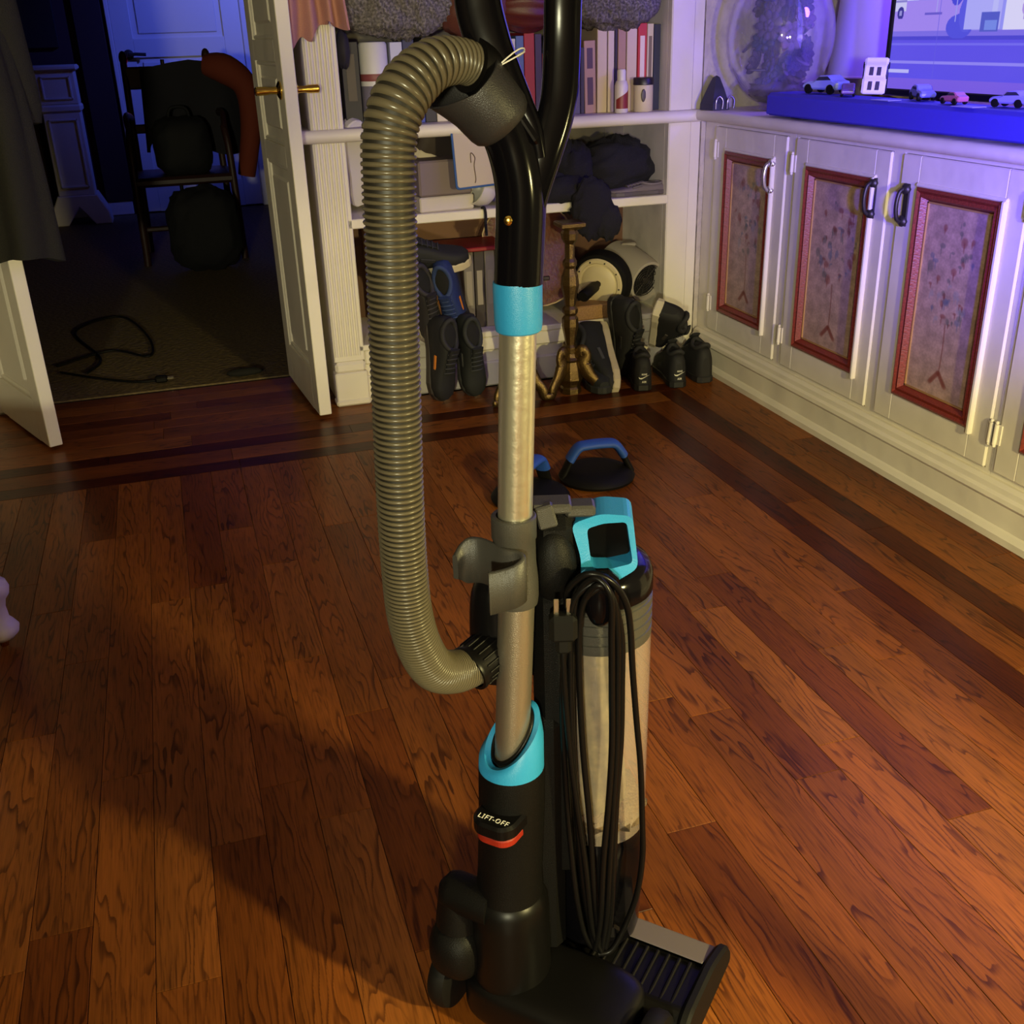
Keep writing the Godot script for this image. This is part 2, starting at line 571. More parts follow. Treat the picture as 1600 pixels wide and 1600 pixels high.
func room() -> void:
	var st := begin()
	span(st, Vector3(-2.6, -0.08, -3.9), Vector3(2.75, -0.008, 2.4))
	var fl := struct("floor", st, M.subfloor)
	tag(fl, "brown wooden plank floor with a dark double inlay border", "floor")
	st = begin()
	span(st, Vector3(-1.75, -0.08, -8.65), Vector3(1.4, -0.002, -3.9))
	tag(struct("floor", st, M.hall_floor), "dull brown floor of the dark hall beyond the doors", "floor")
	st = begin()
	span(st, Vector3(-2.6, 2.6, -4.0), Vector3(2.75, 2.7, 2.4))
	tag(struct("ceiling", st, M.ceiling), "plain ceiling of the living room", "ceiling")
	st = begin()
	span(st, Vector3(-1.75, 2.6, -8.65), Vector3(1.4, 2.7, -4.0))
	tag(struct("ceiling", st, M.ceiling), "plain ceiling of the dark hall", "ceiling")
	# wall with the double door, z = -3.86 .. -3.98
	st = begin()
	span(st, Vector3(-2.6, 0, -3.98), Vector3(-0.64, 2.6, -3.86))
	span(st, Vector3(0.37, 0, -3.98), Vector3(2.75, 2.6, -3.86))
	span(st, Vector3(-0.64, 2.06, -3.98), Vector3(0.37, 2.6, -3.86))
	tag(struct("wall_back", st, M.wall), "pale wall pierced by the double doorway", "wall")
	# wall above the counter, right of the bookcase column
	st = begin()
	span(st, Vector3(1.79, 0.0, -3.86), Vector3(2.6, 2.6, -3.47))
	tag(struct("wall_corner", st, M.wall), "pale wall strip above the counter beside the bookcase column", "wall")
	st = begin()
	span(st, Vector3(2.6, 0, -3.98), Vector3(2.75, 2.6, 2.4))
	tag(struct("wall_right", st, M.wall), "pale wall behind the television", "wall")
	st = begin()
	span(st, Vector3(-2.75, 0, -3.98), Vector3(-2.6, 2.6, 2.4))
	tag(struct("wall_left", st, M.wall_dark), "side wall of the living room darkened to cut bounced light", "wall")
	st = begin()
	span(st, Vector3(-2.75, 0, 2.4), Vector3(2.75, 2.6, 2.55))
	tag(struct("wall_front", st, M.wall_dark), "wall behind the viewer darkened to cut bounced light", "wall")
	# hall walls
	st = begin()
	span(st, Vector3(-1.75, 0, -8.65), Vector3(1.4, 2.6, -8.5))
	tag(struct("wall_hall", st, M.hall_wall), "dark wall at the far end of the hall", "wall")
	st = begin()
	span(st, Vector3(-1.75, 0, -8.5), Vector3(-1.6, 2.6, -3.98))
	tag(struct("wall_hall", st, M.hall_wall), "dark side wall of the hall behind the coat", "wall")
	st = begin()
	span(st, Vector3(1.25, 0, -8.5), Vector3(1.4, 2.6, -3.98))
	tag(struct("wall_hall", st, M.hall_wall), "dark side wall of the hall behind the white door leaf", "wall")
	# casing of the doorway
	st = begin()
	span(st, Vector3(-0.76, 0, -3.86), Vector3(-0.64, 2.16, -3.82), 0.006)
	span(st, Vector3(-0.775, 0, -3.86), Vector3(-0.635, 0.17, -3.805), 0.008)
	span(st, Vector3(0.37, 0, -3.86), Vector3(0.435, 2.16, -3.83), 0.005)
	span(st, Vector3(-0.76, 2.06, -3.86), Vector3(0.435, 2.16, -3.82), 0.006)
	span(st, Vector3(-0.64, 0, -3.98), Vector3(-0.625, 2.06, -3.86))
	span(st, Vector3(0.355, 0, -3.98), Vector3(0.37, 2.06, -3.86))
	tag(struct("trim_1", st, M.white_old), "white painted casing around the double doorway", "door casing")
	st = begin()
	span(st, Vector3(-2.6, 0, -3.86), Vector3(-0.78, 0.14, -3.835), 0.005)
	tag(struct("baseboard_back", st, M.white_old), "white baseboard left of the doorway", "baseboard")
	# white baseboard in the hall
	st = begin()
	span(st, Vector3(-1.6, 0, -8.5), Vector3(-0.26, 0.1, -8.47), 0.006)
	tag(struct("baseboard_hall", st, M.hall_white), "pale baseboard along the far hall wall", "baseboard")

func plank(fl: Node3D, lo: Vector2, hi: Vector2, m: Material, along_z: bool, name_ := "plank") -> void:
	# lo, hi in (x, z); its own grain by its own offset into the wood texture
	var st := begin()
	plank_shape(st, lo, hi, along_z)
	obj(name_, st, m, fl)

func plank_shape(st: SurfaceTool, lo: Vector2, hi: Vector2, along_z: bool) -> void:
	var g := 0.0005
	var b := 0.0004
	var y := 0.0
	var l := (hi.y - lo.y) if along_z else (hi.x - lo.x)
	var w := (hi.x - lo.x) if along_z else (hi.y - lo.y)
	var ou := rng.randf() * maxf(0.0, 1.0 - l / 2.4)
	var ov := rng.randf() * maxf(0.0, 1.0 - w / 0.7)
	y += rng.randf_range(-0.0003, 0.0)
	var uv := func(p: Vector3) -> Vector2:
		return Vector2(ou + (p.z - lo.y) / 2.4, ov + (p.x - lo.x) / 0.7) if along_z else Vector2(ou + (p.x - lo.x) / 2.4, ov + (p.z - lo.y) / 0.7)
	var o := [Vector3(lo.x + g, y - b, lo.y + g), Vector3(lo.x + g, y - b, hi.y - g), Vector3(hi.x - g, y - b, hi.y - g), Vector3(hi.x - g, y - b, lo.y + g)]
	var c := Vector3((lo.x + hi.x) / 2, y, (lo.y + hi.y) / 2)
	var t := []
	var d := []
	for p in o:
		t.append(Vector3(p.x + b * signf(c.x - p.x), y, p.z + b * signf(c.z - p.z)))
		d.append(Vector3(p.x, -0.009, p.z))
	uvtri(st, t[0], t[1], t[2], uv.call(t[0]), uv.call(t[1]), uv.call(t[2]))
	uvtri(st, t[0], t[2], t[3], uv.call(t[0]), uv.call(t[2]), uv.call(t[3]))
	for i in 4:
		var k := (i + 1) % 4
		for q in [[o, t], [d, o]]:
			uvtri(st, q[0][i], q[0][k], q[1][k], uv.call(q[0][i]), uv.call(q[0][k]), uv.call(q[1][k]))
			uvtri(st, q[0][i], q[1][k], q[1][i], uv.call(q[0][i]), uv.call(q[1][k]), uv.call(q[1][i]))

func floor_planks() -> void:
	var fl: Node3D = get_node("floor")
	var tex := wood_texture()
	var tones: Array[StandardMaterial3D] = []
	for c in [rgb(186, 184, 176), rgb(170, 164, 152), rgb(158, 148, 132), rgb(178, 170, 156), rgb(144, 130, 116), rgb(172, 164, 144)]:
		tones.append(wood_mat(tex, c, 0.34))
	var dark := wood_mat(tex, rgb(96, 74, 64), 0.34)
	var W := 0.0855
	# the field of planks runs towards the bookcase
	var x0 := -0.007 - 12 * W
	var x_end := 1.345
	var z_end := -2.995
	var k := 0
	while x0 + k * W < x_end - 0.01:
		var a := x0 + k * W
		var b := minf(a + W, x_end)
		if x_end - b < 0.02: b = x_end
		var z := z_end
		var first := true
		while z < -0.5:
			var l := rng.randf_range(0.45, 1.15)
			if first: l = rng.randf_range(0.3, 0.9)
			first = false
			var e := minf(z + l, -0.35)
			plank(fl, Vector2(a, z), Vector2(b, e), tones[rng.randi() % 6], true)
			z = e
		k += 1
	# border along the cabinets: dark, light, dark, light strips
	for s in [[1.345, 1.42, true], [1.42, 1.515, false], [1.515, 1.59, true], [1.59, 1.68, false], [1.68, 1.772, false]]:
		var z := -2.995 if s[0] < 1.4 else (-3.07 if s[0] < 1.5 else (-3.17 if s[0] < 1.55 else -3.45))
		while z < -0.5:
			var e := minf(z + rng.randf_range(0.8, 1.2), -0.35)
			plank(fl, Vector2(s[0], z), Vector2(s[1], e), dark if s[2] else tones[rng.randi() % 6], true)
			z = e
	# border along the bookcase and the doorway
	for s in [[-3.07, -2.995, true, 1.42], [-3.17, -3.07, false, 1.515], [-3.245, -3.17, true, 1.59], [-3.34, -3.245, false, 1.59], [-3.45, -3.34, false, 1.59]]:
		var x := -1.033
		while x < s[3] - 0.01:
			var e := minf(x + rng.randf_range(0.7, 1.2), s[3])
			if s[3] - e < 0.15: e = s[3]
			plank(fl, Vector2(x, s[0]), Vector2(e, s[1]), dark if s[2] else tones[rng.randi() % 6], false)
			x = e
	for r in 5:
		var x := -1.033
		while x < 0.43:
			var e := minf(x + rng.randf_range(0.6, 1.1), 0.45)
			plank(fl, Vector2(x, -3.86 + r * 0.082), Vector2(e, -3.86 + (r + 1) * 0.082), tones[rng.randi() % 6], false)
			x = e
	# planks outside the frame, joined
	var st := begin()
	var r0 := -0.35
	for i in 31:
		plank_shape(st, Vector2(x0 + i * 0.0905, r0), Vector2(x0 + (i + 1) * 0.0905, 1.0), true)
		plank_shape(st, Vector2(x0 + i * 0.0905, 1.0), Vector2(x0 + (i + 1) * 0.0905, 2.4), true)
	for i in 18:
		for q in [[-3.85, -2.0], [-2.0, 0.0], [0.0, 2.4]]:
			plank_shape(st, Vector2(-2.6 + i * 0.08705, q[0]), Vector2(-2.6 + (i + 1) * 0.08705, q[1]), true)
	tag(obj("outer_planks", st, tones[1], fl), "", "", "", "stuff")

# ------------------------------------------------------------------ doors
func door_leaf(called: String, label: String, hinge: Vector3, free: Vector3, side: float, M_: Material, panels: Array) -> Node3D:
	# local x from the hinge to the free edge, z across the leaf
	var w := Vector2(free.x - hinge.x, free.z - hinge.z).length()
	var o := thing(called, label, "door", hinge, atan2(-(free.z - hinge.z), free.x - hinge.x))
	o.set_meta("kind", "structure")
	var t := 0.04
	var sw := 0.085
	var z0 := 0.0 if side > 0 else -t
	var top := 2.03
	var st := begin()
	span(st, Vector3(0, 0.012, z0), Vector3(sw, top, z0 + t), 0.002)
	span(st, Vector3(w - sw, 0.012, z0), Vector3(w, top, z0 + t), 0.002)
	var last := 0.012
	for p in panels:
		span(st, Vector3(sw, last, z0), Vector3(w - sw, p[0], z0 + t), 0.0)
		last = p[1]
	span(st, Vector3(sw, last, z0), Vector3(w - sw, top, z0 + t), 0.0)
	obj("door_frame", st, M_, o)
	for p in panels:
		st = begin()
		# recessed field with a raised centre and moulded edge on both faces
		span(st, Vector3(sw, p[0], z0 + 0.012), Vector3(w - sw, p[1], z0 + t - 0.012))
		span(st, Vector3(sw + 0.045, p[0] + 0.045, z0 + 0.004), Vector3(w - sw - 0.045, p[1] - 0.045, z0 + t - 0.004), 0.007)
		for f in [z0 + 0.004, z0 + t - 0.016]:
			span(st, Vector3(sw, p[0], f), Vector3(sw + 0.014, p[1], f + 0.012), 0.004)
			span(st, Vector3(w - sw - 0.014, p[0], f), Vector3(w - sw, p[1], f + 0.012), 0.004)
			span(st, Vector3(sw, p[0], f), Vector3(w - sw, p[0] + 0.014, f + 0.012), 0.004)
			span(st, Vector3(sw, p[1] - 0.014, f), Vector3(w - sw, p[1], f + 0.012), 0.004)
		obj("door_panel", st, M_, o)
	return o

func door_knob(o: Node3D, x: float, y: float, z0: float, z1: float) -> void:
	for s in [[z0, -1.0], [z1, 1.0]]:
		var st := begin()
		var xf := Transform3D(Basis(Vector3.RIGHT, PI / 2 * s[1]), Vector3(x, y, s[0]))
		lathe(st, [Vector2(0.0, 0.0), Vector2(0.026, 0.0), Vector2(0.026, 0.004), Vector2(0.018, 0.009), Vector2(0.011, 0.012), Vector2(0.0095, 0.03), Vector2(0.012, 0.045), Vector2(0.0125, 0.072), Vector2(0.009, 0.076), Vector2(0, 0.076)], xf, 24)
		obj("knob", st, M.brass, o)

func doors() -> void:
	var pn := [[0.15, 0.79], [0.85, 1.09], [1.15, 1.92]]
	var a := door_leaf("door_1", "white panelled door leaf with the dark coat hung over it", Vector3(-0.625, 0, -3.83), Vector3(-0.435, 0, -3.378), 1.0, M.white, pn)
	door_knob(a, 0.445, 1.01, 0.0, 0.04)
	var b := door_leaf("door_2", "open white panelled door leaf with brass knobs beside the bookcase", Vector3(0.325, 0, -3.845), Vector3(0.366, 0, -3.335), -1.0, M.white, pn)
	door_knob(b, 0.462, 1.012, -0.04, 0.0)
	# the closed door at the end of the hall
	var h := thing("door_3", "closed pale door with a dark lever at the far end of the hall", "door", Vector3(-0.2, 0, -8.5))
	h.set_meta("kind", "structure")
	var st := begin()
	var w := 0.88
	span(st, Vector3(-0.03, 0, 0), Vector3(0.0, 2.1, 0.035), 0.004)
	span(st, Vector3(0.0, 0.01, 0), Vector3(0.13, 2.05, 0.03), 0.003)
	span(st, Vector3(w - 0.13, 0.01, 0), Vector3(w, 2.05, 0.03), 0.003)
	var last := 0.01
	var hp := [[0.2, 0.62], [0.72, 0.92], [1.12, 1.16], [1.18, 1.85]]
	for p in [[0.2, 0.78], [0.93, 1.06], [1.18, 1.9]]:
		span(st, Vector3(0.13, last, 0), Vector3(w - 0.13, p[0], 0.03))
		last = p[1]
	span(st, Vector3(0.13, last, 0), Vector3(w - 0.13, 2.05, 0.03))
	span(st, Vector3(w, 0, 0), Vector3(w + 0.1, 2.1, 0.045), 0.006)
	obj("door_frame", st, M.hall_white, h)
	for p in [[0.2, 0.78], [0.93, 1.06], [1.18, 1.9]]:
		st = begin()
		span(st, Vector3(0.13, p[0], 0), Vector3(w - 0.13, p[1], 0.012))
		span(st, Vector3(0.17, p[0] + 0.03, 0), Vector3(w - 0.17, p[1] - 0.03, 0.022), 0.006)
		obj("door_panel", st, M.hall_white, h)
	st = begin()
	lathe(st, [Vector2(0, 0), Vector2(0.034, 0), Vector2(0.034, 0.008), Vector2(0.014, 0.012), Vector2(0.012, 0.05), Vector2(0, 0.05)], Transform3D(Basis(Vector3.RIGHT, PI / 2), Vector3(0.085, 1.08, 0.03)), 20)
	tube(st, [Vector3(0.085, 1.08, 0.075), Vector3(0.13, 1.083, 0.078), Vector3(0.2, 1.078, 0.075)], 0.011, 10)
	obj("door_handle", st, M.iron, h)

# ------------------------------------------------------------------ bookcase
func bookcase() -> void:
	var o := thing("bookcase", "white built-in bookcase with a fluted pilaster and crowded open shelves", "bookcase", Vector3(0, 0, 0))
	var st := begin()
	# fluted pilaster left
	span(st, Vector3(0.447, 0.15, -3.49), Vector3(0.55, 2.4, -3.452), 0.003)
	for i in 6:
		var x := 0.4565 + i * 0.0152
		tube(st, [Vector3(x, 0.17, -3.452), Vector3(x, 2.38, -3.452)], 0.0052, 8)
	span(st, Vector3(0.443, 0.0, -3.49), Vector3(0.554, 0.115, -3.438), 0.004)
	span(st, Vector3(0.447, 0.112, -3.49), Vector3(0.551, 0.15, -3.444), 0.009)
	span(st, Vector3(0.439, 0.0, -3.49), Vector3(0.558, 0.022, -3.431), 0.006)
	obj("pilaster", st, M.white_old, o)
	# square column right
	st = begin()
	span(st, Vector3(1.66, 0.0, -3.49), Vector3(1.745, 2.4, -3.455), 0.004)
	span(st, Vector3(1.742, 0.0, -3.49), Vector3(1.786, 2.4, -3.468), 0.003)
	span(st, Vector3(1.66, 0.0, -3.86), Vector3(1.785, 2.4, -3.488))
	obj("column", st, M.white_old, o)
	st = begin()
	span(st, Vector3(0.45, 0, -3.86), Vector3(0.535, 2.4, -3.488))
	obj("side_panel", st, M.white_old, o)
	# shelves, bullnosed
	st = begin()
	span(st, Vector3(0.41, 0.852, -3.86), Vector3(1.79, 0.89, -3.45))
	tube(st, [Vector3(0.405, 0.871, -3.445), Vector3(1.775, 0.871, -3.445)], 0.02, 16)
	obj("shelf", st, M.white_old, o)
	st = begin()
	span(st, Vector3(0.53, 0.585, -3.86), Vector3(1.665, 0.615, -3.452), 0.003)
	obj("shelf", st, M.white_old, o)
	st = begin()
	span(st, Vector3(0.53, 0.18, -3.86), Vector3(1.665, 0.2, -3.452), 0.003)
	obj("shelf", st, M.white_old, o)
	st = begin()
	span(st, Vector3(0.53, 1.5, -3.86), Vector3(1.665, 1.535, -3.452), 0.003)
	obj("shelf", st, M.white_old, o)
	# white board under the lowest shelf
	st = begin()
	span(st, Vector3(0.55, 0.0, -3.5), Vector3(1.662, 0.18, -3.47))
	span(st, Vector3(0.55, 0.13, -3.48), Vector3(1.662, 0.18, -3.456), 0.006)
	span(st, Vector3(0.55, 0.0, -3.48), Vector3(1.662, 0.09, -3.458), 0.006)
	obj("base_board", st, M.white_old, o)
	st = begin()
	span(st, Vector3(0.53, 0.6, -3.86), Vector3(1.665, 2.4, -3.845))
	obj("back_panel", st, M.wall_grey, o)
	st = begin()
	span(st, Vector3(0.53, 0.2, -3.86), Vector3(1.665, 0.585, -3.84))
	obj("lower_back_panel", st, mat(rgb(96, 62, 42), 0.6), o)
	st = begin()
	span(st, Vector3(0.44, 2.4, -3.86), Vector3(1.79, 2.6, -3.44), 0.01)
	obj("cornice", st, M.white_old, o)

# ------------------------------------------------------------------ cabinets
func painted_texture(seed_: int) -> ImageTexture:
	# faded painted panel: a footed vase with drooping blue-grey flowers
	var w := 160
	var h := 352
	var im := Image.create(w, h, false, Image.FORMAT_RGB8)
	var nz := FastNoiseLite.new()
	nz.seed = seed_; nz.frequency = 0.03; nz.fractal_octaves = 4
	for y in h:
		for x in w:
			var n := nz.get_noise_2d(x, y)
			var f := nz.get_noise_2d(x * 5.0 + 300, y * 5.0)
			var v := 1.0 + n * 0.16 + f * 0.1
			im.set_pixel(x, y, Color(0.68 * v, 0.57 * v, 0.51 * v))
	var r := RandomNumberGenerator.new()
	r.seed = seed_ * 7 + 1
	var dot := func(cx: float, cy: float, rx: float, ry: float, c: Color, a: float) -> void:
		for y in range(maxi(0, int(cy - ry)), mini(h, int(cy + ry) + 1)):
			for x in range(maxi(0, int(cx - rx)), mini(w, int(cx + rx) + 1)):
				var d := pow((x - cx) / rx, 2) + pow((y - cy) / ry, 2)
				if d < 1.0: im.set_pixel(x, y, im.get_pixel(x, y).lerp(c, a * (1.0 - d * d)))
	# stem and foot
	for i in 60: dot.call(80 + sin(i * 0.05) * 2, 210 + i * 1.6, 2.0, 3.0, Color(0.46, 0.24, 0.2), 0.22)
	for i in 22: dot.call(80 - i * 0.9, 300 + i * 1.1, 6.0, 5.0, Color(0.46, 0.22, 0.18), 0.2)
	for i in 22: dot.call(80 + i * 0.9, 300 + i * 1.1, 6.0, 5.0, Color(0.46, 0.22, 0.18), 0.2)
	for i in 46:
		var an := r.randf() * TAU
		var rad := sqrt(r.randf())
		var cx := 80 + cos(an) * rad * 58
		var cy := 120 + sin(an) * rad * 92
		var c: Color = [Color(0.32, 0.38, 0.46), Color(0.55, 0.56, 0.56), Color(0.46, 0.2, 0.17), Color(0.3, 0.33, 0.3)][r.randi() % 4]
		var k := r.randf_range(3, 9)
		dot.call(cx, cy, k, k * r.randf_range(0.5, 1.6), c, 0.45)
		dot.call(cx + r.randf_range(-6, 6), cy + k, 2, k * 1.3, c, 0.4)
	return ImageTexture.create_from_image(im)

func cabinet_door(o: Node3D, z0: float, z1: float, p0: float, p1: float, handle_z: float, handle: String, hinge_z: float, art: int) -> void:
	# a door in the plane x = 1.80 with a recessed painted panel from p0 to p1
	var X := 1.80
	var y0 := 0.145
	var y1 := 0.838
	var a := 0.222
	var b := 0.765
	var st := begin()
	span(st, Vector3(X, y0, z0), Vector3(X + 0.02, y1, p0), 0.003)
	span(st, Vector3(X, y0, p1), Vector3(X + 0.02, y1, z1), 0.003)
	span(st, Vector3(X, y0, p0 - 0.002), Vector3(X + 0.02, a, p1 + 0.002), 0.003)
	span(st, Vector3(X, b, p0 - 0.002), Vector3(X + 0.02, y1, p1 + 0.002), 0.003)
	var d := obj("cabinet_door", st, M.white_old, o)
	# white bead on the near side of the panel
	st = begin()
	span(st, Vector3(X - 0.012, a - 0.012, p1), Vector3(X + 0.005, b + 0.004, p1 + 0.012), 0.003)
	span(st, Vector3(X - 0.006, b, p0 - 0.004), Vector3(X + 0.005, b + 0.01, p1 + 0.012), 0.003)
	obj("bead", st, M.white_old, d)
	# red painted moulding, mitred
	st = begin()
	var w := 0.032
	var prof := [[0.0, -0.004], [0.007, -0.009], [0.014, -0.003], [0.022, -0.006], [w, 0.012]]
	for i in prof.size() - 1:
		var q: Array = prof[i]
		var r: Array = prof[i + 1]
		var A := [Vector3(X + q[1], a + q[0], p0 + q[0]), Vector3(X + q[1], b - q[0], p0 + q[0]), Vector3(X + q[1], b - q[0], p1 - q[0]), Vector3(X + q[1], a + q[0], p1 - q[0])]
		var B := [Vector3(X + r[1], a + r[0], p0 + r[0]), Vector3(X + r[1], b - r[0], p0 + r[0]), Vector3(X + r[1], b - r[0], p1 - r[0]), Vector3(X + r[1], a + r[0], p1 - r[0])]
		for k in 4:
			quad(st, A[k], A[(k + 1) % 4], B[(k + 1) % 4], B[k])
	obj("red_moulding", st, M.red_paint, d)
	# painted panel
	st = begin()
	var u := [Vector3(X + 0.012, a + w - 0.004, p0 + w - 0.004), Vector3(X + 0.012, a + w - 0.004, p1 - w + 0.004), Vector3(X + 0.012, b - w + 0.004, p1 - w + 0.004), Vector3(X + 0.012, b - w + 0.004, p0 + w - 0.004)]
	uvtri(st, u[0], u[1], u[2], Vector2(0, 1), Vector2(1, 1), Vector2(1, 0))
	uvtri(st, u[0], u[2], u[3], Vector2(0, 1), Vector2(1, 0), Vector2(0, 0))
	var pm := mat(Color.WHITE, 0.45)
	pm.albedo_texture = painted_texture(art)
	obj("painted_panel", st, pm, d)
	st = begin()                       # thin gilt line inside the moulding
	for e in [[a + w, a + w + 0.004, p0 + w, p1 - w], [b - w - 0.004, b - w, p0 + w, p1 - w]]:
		span(st, Vector3(X + 0.008, e[0], e[2]), Vector3(X + 0.013, e[1], e[3]))
	span(st, Vector3(X + 0.008, a + w, p0 + w), Vector3(X + 0.013, b - w, p0 + w + 0.004))
	span(st, Vector3(X + 0.008, a + w, p1 - w - 0.004), Vector3(X + 0.013, b - w, p1 - w))
	obj("gilt_line", st, mat(rgb(190, 150, 96), 0.4, 0.4), d)
	# bail handle
	st = begin()
	for y in [0.755, 0.675]:
		blob(st, Vector3(X - 0.006, y, handle_z), Vector3(0.01, 0.014, 0.014), 0.3, 3.0, 12, 4)
	tube(st, curve([Vector3(X - 0.008, 0.757, handle_z), Vector3(X - 0.024, 0.748, handle_z), Vector3(X - 0.03, 0.715, handle_z), Vector3(X - 0.024, 0.682, handle_z), Vector3(X - 0.008, 0.673, handle_z)], 4), 0.0055 if handle == "iron" else 0.007, 8)
	if handle == "iron":
		span(st, Vector3(X - 0.004, 0.662, handle_z - 0.011), Vector3(X + 0.001, 0.768, handle_z + 0.011), 0.002)
	obj("handle", st, M.iron if handle == "iron" else M.pale_metal, d)
	for y in [0.765, 0.24]:
		st = begin()
		tube(st, [Vector3(X - 0.004, y - 0.025, hinge_z), Vector3(X - 0.004, y + 0.025, hinge_z)], 0.006, 10)
		blob(st, Vector3(X - 0.004, y + 0.029, hinge_z), Vector3.ONE * 0.005, 0, 1, 8)
		blob(st, Vector3(X - 0.004, y - 0.029, hinge_z), Vector3.ONE * 0.005, 0, 1, 8)
		span(st, Vector3(X - 0.003, y - 0.025, hinge_z - 0.016), Vector3(X + 0.002, y + 0.025, hinge_z + 0.016), 0.001)
		obj("hinge", st, M.white_old, d)

func cabinet_body(o: Node3D, z0: float, z1: float, stiles: Array) -> void:
	var st := begin()
	var X := 1.806
	for s in stiles: span(st, Vector3(X, 0.1435, s[0]), Vector3(X + 0.022, 0.8395, s[1]), 0.0)
	span(st, Vector3(X, 0.8395, z0), Vector3(X + 0.022, 0.856, z1))
	span(st, Vector3(X, 0.12, z0), Vector3(X + 0.022, 0.1435, z1))
	span(st, Vector3(2.5, 0.13, z0), Vector3(2.52, 0.856, z1))
	span(st, Vector3(X + 0.022, 0.12, z0), Vector3(2.5, 0.14, z1))
	span(st, Vector3(X + 0.022, 0.14, z0), Vector3(2.5, 0.85, z0 + 0.015))
	span(st, Vector3(X + 0.022, 0.14, z1 - 0.015), Vector3(2.5, 0.85, z1))
	obj("cabinet_body", st, M.white_old, o)

func cabinets() -> void:
	M.red_paint = bumped(mat(rgb(150, 58, 44), 0.42), 0.03, 2.0, 16.0, 41, 0.35)
	M.pale_metal = mat(rgb(205, 200, 200), 0.25, 0.9)
	var a := thing("base_cabinet", "narrow white cabinet with one painted panel door beside the bookcase column", "cabinet")
	cabinet_body(a, -3.465, -2.89, [[-3.465, -3.385], [-2.925, -2.89]])
	cabinet_door(a, -3.382, -2.928, -3.305, -3.0, -3.0, "pale", -3.372, 3)
	var b := thing("base_cabinet", "wide white cabinet with two painted panel doors under the soundbar", "cabinet")
	cabinet_body(b, -2.888, -1.908, [[-2.888, -2.878], [-2.42, -2.375], [-1.925, -1.908]])
	cabinet_door(b, -2.876, -2.422, -2.81, -2.485, -2.478, "iron", -2.886, 5)
	cabinet_door(b, -2.373, -1.927, -2.3, -1.995, -2.34, "iron", -1.918, 8)
	var c := thing("base_cabinet", "white cabinet with red edged panel door at the frame's right edge", "cabinet")
	cabinet_body(c, -1.906, -0.5, [[-1.906, -1.896], [-1.4, -1.36], [-0.9, -0.5]])
	cabinet_door(c, -1.894, -1.402, -1.82, -1.475, -1.44, "iron", -1.9, 9)
	cabinet_door(c, -1.358, -0.902, -1.28, -0.98, -1.33, "iron", -0.91, 12)
	# worktop with a bullnosed front
	var st := begin()
	span(st, Vector3(1.765, 0.857, -3.468), Vector3(2.6, 0.89, -0.5), 0.002)
	tube(st, [Vector3(1.762, 0.873, -3.468), Vector3(1.762, 0.873, -0.5)], 0.0175, 16)
	tag(obj("worktop", st, M.white_old), "white painted worktop running along the cabinets under the television", "worktop")
	# baseboard in front of the cabinets
	st = begin()
	var prof := PackedVector2Array([Vector2(1.82, 0.0), Vector2(1.765, 0.0), Vector2(1.764, 0.018), Vector2(1.772, 0.03), Vector2(1.776, 0.034), Vector2(1.777, 0.088), Vector2(1.772, 0.096), Vector2(1.775, 0.106), Vector2(1.783, 0.112), Vector2(1.786, 0.124), Vector2(1.797, 0.132), Vector2(1.82, 0.132)])
	prof.reverse()
	prism(st, prof, 2.96, 0.0, Transform3D(Basis(), Vector3(0, 0, -3.452)))
	tag(struct("baseboard_right", st, M.white_old), "tall white moulded baseboard along the foot of the cabinets", "baseboard")

# ------------------------------------------------------------------ vacuum cleaner
func V(x: float, y: float, z: float) -> Vector3:
	return Vector3(x, y, z)

func ring_stack(st: SurfaceTool, path: Array, radii: Array, seg: int) -> void:
	tube(st, path, radii, seg, true)

